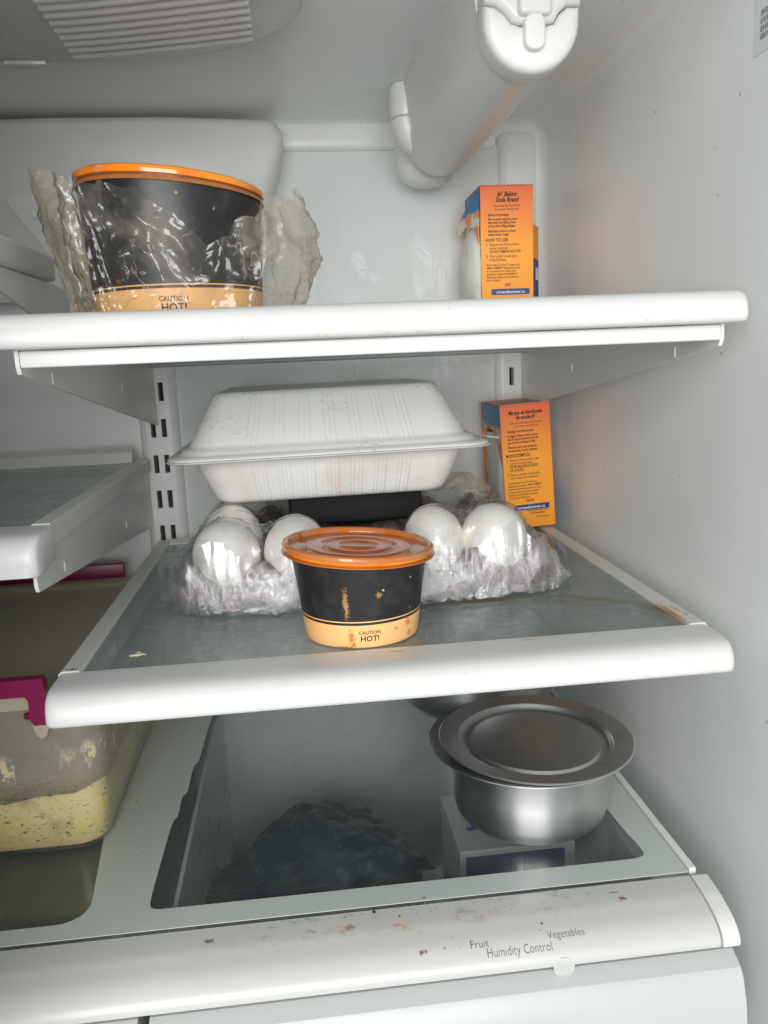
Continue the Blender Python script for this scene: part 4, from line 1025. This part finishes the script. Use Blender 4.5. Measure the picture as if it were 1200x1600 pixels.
def basesec(t): return (.1080-.0395*t, W2-.016-.0165*t-.002*t*t, D2-.016-.0165*t-.002*t*t, .028-.013*t, math.sin(PI*min(1, max(0, (t-.02)/1.1)))**.4)
secs = [(.1088, W2+.0004, D2+.0004, .022, 0), (.1080, W2+.0016, D2+.0016, .022, 0), (.1072, W2+.0004, D2+.0004, .022, 0), (.1078, W2-.010, D2-.010, .024, 0)]
secs += [basesec(.03+t*.85/11) for t in range(12)]
z, hx, hy, r, _ = basesec(.90); secs += [(z-.0015, hx-.0018, hy-.0018, r, .7), (z-.0026, hx-.0055, hy-.0055, r-.002, .3), (z-.0028, hx-.02, hy-.02, r-.010, 0)]
part('base', loft(secs, False, True), M['clam'], cl_, angle=60)
bm = B(); prism(bm, [(CCX+W2-.004, CCY-.112), (CCX+W2+.0085, CCY-.100), (CCX+W2+.0045, CCY-.088), (CCX+W2-.004, CCY-.08)], XY, .1130, .1136)
for v in bm.verts: v.co.z -= max(0, v.co.x-(CCX+W2-.002))*.25-.0016
part('corner_tab', bm, M['clam'], cl_, smooth=False)
cl_.rotation_euler = (0, math.radians(-.5), 0)

# ================================================================== STEEL POTS
k = N('brushed_steel')
br_ = k.noise(14, 5, .6, k.mapped((1, 1, 60)))
M['steel'] = k.done(k.bsdf(Base_Color=k.mix(k.ramp(k.noise(20, 5, .6), .4, .7), srgb(232, 232, 231), srgb(220, 219, 217)), Metallic=1.0, Roughness=.32, Normal=k.bump(k.noise(6, 2), .1, .003), Anisotropic=.85, Anisotropic_Rotation=.25, Tangent=k.n('Tangent', direction_type='RADIAL', axis='Z')))
k = N('worn_steel_lid')
sm_ = k.noise(22, 6, .65, None, .8)
c = k.mix(k.ramp(sm_, .42, .7), srgb(226, 226, 227), srgb(204, 204, 204))
M['steel_lid'] = k.done(k.bsdf(Base_Color=c, Metallic=1.0, Roughness=k.ramp(sm_, .3, .8, .33, .44), Normal=k.bump(k.noise(9, 2), .25, .004)))
pc = (.3110, .1115, GZ+.0008)
pot = thing('steel_pot', 'small round stainless steel pot on the crisper cover glass', 'pot', pc, 'stainless steel pots')
ph_ = .056
part('pot_body', lathe([(0, .0008), (.044, .0008), (.0475, .0004), (.0525, .0018), (.0562, .006), (.0578, .012), (.0585, .030), (.0588, ph_-.003), (.0602, ph_-.001), (.0735, ph_+.0008), (.0752, ph_+.0016), (.0752, ph_+.0024), (.0735, ph_+.0020), (.0598, ph_+.0004), (.0580, ph_-.003), (.0575, .013), (.052, .004), (0, .0026)], pc, 128), M['steel'], pot)
lc = (pc[0]+.0038, pc[1]-.002, pc[2]+ph_)
lidp = [(.0715, .0030), (.0722, .0036), (.0712, .0044), (.060, .0034), (.0575, .0030), (.0560, .0012), (.0545, -.0008), (.0525, -.0016), (.0495, -.0012), (.0478, .0006), (.0460, .0008), (.030, .0016), (0, .0020), (0, .0008), (.046, -.0004), (.050, -.0026), (.0540, -.0026), (.0566, .0002), (.059, .0020)]
lid_o = solo('pot_lid', lathe(lidp, lc, 128), M['steel_lid'], 'dark worn steel lid with a stepped rim lying on the small pot', 'pot lid', lc); lid_o.rotation_euler = (math.radians(.6), math.radians(1.0), 0)
p2 = (.3120, .312, GZ+.0008)
pot2 = thing('steel_pot', 'bigger dark steel pot standing behind the lidded pot', 'pot', p2, 'stainless steel pots')
part('pot_body', lathe([(0, .0008), (.052, .0006), (.066, .006), (.0765, .018), (.080, .034), (.0805, .075), (.083, .078), (.083, .0795), (.0795, .078), (.0785, .036), (.064, .009), (0, .003)], p2, 96), M['steel_lid'], pot2)

# ================================================================== PLASTIC TUB WITH MAGENTA CLIPS
tb = thing('food_tub', 'clear plastic tub of yellow batter with magenta clips beside the frosted glass strip', 'food container', (-.13, .25, GZ))
k = N('tub_plastic')
haze = k.ramp(k.noise(28, 6, .7, None, .8), .45, .75)
a = k.n('MixShader', {0: k.schlick(.05), 1: k.n('BsdfTransparent', {0: (.92, .91, .88, 1)}).outputs[0], 2: k.n('BsdfGlossy', {0: (1, 1, 1, 1), 1: .16}).outputs[0]})
xyz = k.n('SeparateXYZ', {0: k.obj()}); zz = xyz.outputs['Z']
resid = k.math('MULTIPLY', k.math('MULTIPLY', k.ramp(zz, .058, .062), k.ramp(zz, .090, .076, 0, 1)), k.ramp(k.noise(70, 6, .75, k.mapped((1.2, 1.2, .6))), .52, .57))
resid = k.math('MULTIPLY', resid, k.ramp(k.noise(14, 3), .45, .6))
dcol = k.mix(resid, srgb(196, 189, 176), srgb(226, 208, 160))
fac = k.math('ADD', k.math('ADD', k.ramp(zz, .044, .062, .06, .40), k.math('MULTIPLY', haze, .10)), k.math('MULTIPLY', resid, .9), clamp=True)
M['tub'] = k.done(k.n('MixShader', {0: fac, 1: a, 2: k.n('BsdfDiffuse', {0: dcol}).outputs[0]}))
def tubring(z, ins, r): return rrect(-.262+ins, .0035-ins, .104+ins, .398-ins, r, 8)
def loft2(secs, cap0, cap1):
    bm = B(); L = [[bm.verts.new((x, y, z)) for x, y in tubring(z, i_, r)] for z, i_, r in secs]
    for A, Bq in zip(L, L[1:]):
        for i in range(len(A)): bm.faces.new((A[i], A[(i+1) % len(A)], Bq[(i+1) % len(A)], Bq[i]))
    if cap0: bm.faces.new(L[0])
    if cap1: bm.faces.new(L[-1])
    return bm
part('tub_body', loft2([(GZ+.0006, .016, .012), (GZ+.0022, .0105, .018), (GZ+.006, .008, .02), (GZ+.05, .0045, .021), (GZ+.113, .001, .022), (GZ+.114, -.003, .024), (GZ+.118, -.003, .024)], True, False), M['tub'], tb)
k = N('yellow_batter')
c = k.mix(k.ramp(k.noise(26, 5, .6, None, .8), .4, .66), srgb(252, 236, 180), srgb(252, 236, 150))
c = k.mix(k.ramp(k.noise(30, 4, .6, k.mapped(loc=(5, 1, 2))), .55, .7), c, srgb(214, 186, 150))
c = k.mix(k.ramp(k.noise(330, 3, .6, k.mapped((.85, 1, 1.4))), .61, .68), c, srgb(92, 76, 52))
c = k.mix(k.ramp(k.noise(130, 4, .65, k.mapped((.8, 1, 1.8), loc=(1, 4, 2))), .62, .67), c, srgb(150, 120, 110))
M['batter'] = k.done(k.bsdf(Base_Color=c, Roughness=.5, Normal=k.bump(k.noise(140, 5, .65), .4, .002)))
bm = loft2([(GZ+.0030, .0165, .012), (GZ+.006, .0092, .02), (GZ+.035, .0068, .02), (GZ+.0455, .0062, .02)], True, True)
bmesh.ops.subdivide_edges(bm, edges=[e for e in bm.edges if all(abs(v.co.z-(GZ+.0455)) < 1e-5 for v in e.verts)], cuts=8)
for v in bm.verts:
    if abs(v.co.z-(GZ+.0455)) < 1e-5: v.co.z += .0035*noise.noise(v.co*70)+.0035*noise.noise(v.co*25)+.006*max(0, (v.co.x+.03)/.03)
part('batter', bm, M['batter'], tb, label='pale yellow batter flecked with brown', angle=80)
# lid: raised rim, sunken middle
M['tub_lid'] = simple('tub_lid_plastic', srgb(186, 176, 154), .38, noise_amt=.3, nscale=10, bump=.06, col2=srgb(158, 146, 122))
lidb = loft2([(GZ+.1165, -.0035, .026), (GZ+.1185, -.0075, .028), (GZ+.1275, -.0075, .028), (GZ+.1302, -.0055, .027), (GZ+.1310, -.002, .026), (GZ+.1310, .018, .024), (GZ+.1292, .021, .023), (GZ+.1278, .026, .022), (GZ+.1278, .05, .012)], False, True)
part('tub_lid', lidb, M['tub_lid'], tb)
M['magenta'] = simple('magenta_plastic', srgb(132, 12, 70), .35, noise_amt=.15, nscale=20, bump=.03)
bm = B(); prism(bm, [(-.205, -.0485), (-.205, -.0185), (-.0270, -.0185), (-.0258, -.0195), (-.0245, -.0480), (-.0255, -.0510), (-.0345, -.0510), (-.0362, -.0480), (-.0365, -.0330), (-.0385, -.0305), (-.191, -.0305), (-.193, -.0330), (-.193, -.0485)], XZ, .0845, .0925)
cp = part('front_clip', bevel_all(bm, .0012, 3, 30), M['magenta'], tb)
bm = lathe([(0, 0), (.0022, 0), (.0026, .001), (.0026, .004), (0, .004)], (0, 0, 0), 20)
for v in bm.verts: v.co = Vector((-.0412+v.co.z*1.2, .089+v.co.y, -.0455+v.co.x))
part('clip_pin', bm, M['magenta'], cp)
bm = B(); prism(bm, [(-.0405, -.0330), (-.0365, -.0330), (-.0355, -.0475), (-.0265, -.053), (-.030, -.0625), (-.0335, -.0645), (-.0365, -.0615), (-.0395, -.05)], XZ, .0930, .0965); part('clip_tongue', bevel_all(bm, .0008, 2), M['tub_lid'], tb)
part('back_clip', rbox(-.205, -.0365, .404, .412, -.036, -.0185, .0012, 2), M['magenta'], tb)

# ================================================================== INSIDE THE CRISPER
def blob_mesh(c, s, seed, floor):
    """loosely gathered bag: flat panels meeting in creases, over a mound"""
    rg = random.Random(seed); pl = []
    for _ in range(44):
        n_ = Vector((rg.gauss(0, 1), rg.gauss(0, 1), rg.gauss(.2, 1))).normalized(); pl.append((n_, rg.uniform(.72, 1.0)))
    bm = B(); ic = bmesh.ops.create_icosphere(bm, subdivisions=6, radius=1)
    for v in ic['verts']:
        d = v.co.normalized(); wv = (d+noise.noise_vector(d*1.6+Vector((seed, 0, 0)))*.20+noise.noise_vector(d*4+Vector((0, seed, 0)))*.08).normalized()
        f = min(h_/max(.05, wv.dot(n_)) for n_, h_ in pl if wv.dot(n_) > .3)
        f *= 1+.10*noise.noise(d*1.3+Vector((seed, 2, 5)))
        f += .035*((1-abs(noise.noise(wv*5.5)))**3-.4)
        v.co = Vector((c[0]+d.x*s[0]*f, c[1]+d.y*s[1]*f, max(floor, c[2]+d.z*s[2]*f)))
    return bm
k = N('dark_teal_film')
cr_ = k.math('POWER', k.math('ABSOLUTE', k.math('SUBTRACT', k.noise(26, 2, .5, k.mapped((1, 1, .6)), .6), .5)), .7)
cr2 = k.math('POWER', k.math('ABSOLUTE', k.math('SUBTRACT', k.noise(70, 2, .5, None, .5), .5)), .7)
M['dark_bag'] = k.done(k.bsdf(Base_Color=k.mix(k.ramp(k.noise(10, 4), .4, .65), srgb(30, 50, 60), srgb(66, 98, 110)), Roughness=.24, Normal=k.bump(cr2, .2, .002, k.bump(cr_, .3, .006))))
solo('dark_produce_bag', blob_mesh((.152, .20, -.305), (.120, .108, .112), 21, -.4045), M['dark_bag'], 'crumpled dark teal plastic produce bag inside the crisper drawer', 'plastic bag', (.15, .19, -.40), angle=70)
ct = thing('printed_carton', 'white carton with dark blue label inside the crisper below the pot', 'carton', (.31, .13, -.40))
M['carton_white'] = simple('white_carton', srgb(222, 222, 218), .5, noise_amt=.12, nscale=25, bump=.05)
part('carton_body', rbox(.2575, .3500, .1195, .205, -.404, -.2, .001, 1), M['carton_white'], ct, smooth=False)
part('blue_label', rbox(.2620, .3410, .1188, .1194, -.2300, -.2045), simple('label_blue', srgb(44, 62, 132), .45, noise_amt=.3, nscale=60), ct, smooth=False)
part('label_stamp', rbox(.2985, .3070, .1182, .1187, -.2220, -.2085), simple('label_grey', srgb(150, 158, 186), .5, noise_amt=.9, nscale=420, col2=srgb(60, 70, 120)), ct, smooth=False)
bm = B()
for q, (dx, dy, r_) in enumerate(((0, 0, .0035), (.005, .001, .003), (.0085, -.001, .0025), (.0035, .0045, .0022))): blob(bm, (.272+dx, .150+dy, -.1999), r_, .06, q+3, 2, .3)
part('blue_logo', bm, simple('logo_blue', srgb(40, 84, 150), .5, noise_amt=.2), ct, angle=80)
og = thing('small_orange_packet', 'small orange and white packet beside the carton in the crisper', 'packet', (.236, .125, -.40))
part('packet_body', rbox(.231, .2475, .118, .150, -.404, -.232, .001, 1), simple('packet_paper', srgb(206, 196, 184), .5, noise_amt=.3), og, smooth=False)
part('packet_stripe', rbox(.2306, .2365, .1172, .1179, -.40, -.233), simple('packet_orange', srgb(206, 96, 44), .5, noise_amt=.3), og, smooth=False)

# dried brown crumbs along the crisper cover
flecks = [(.1815, .0145, 'dark crumb on the glass border above the fruit lettering'), (.2145, .0195, 'dark crumb by the glass edge below the pot'), (.0185, .1000, 'brown crumb on the frosted strip beside the tub'), (.0045, .176, 'brown crumb against the tub wall on the frosted strip')]
for i, (x, y, lab) in enumerate(flecks):
    bm = blob(B(), (x, y, GZ if y > .0165 else -.1648), .0012, .6, i, 2, .6); solo('food_crumb', bm, M['crumb'], lab, 'crumb', (x, y, GZ if y > .0165 else -.1648), 'dried crumbs', angle=80)
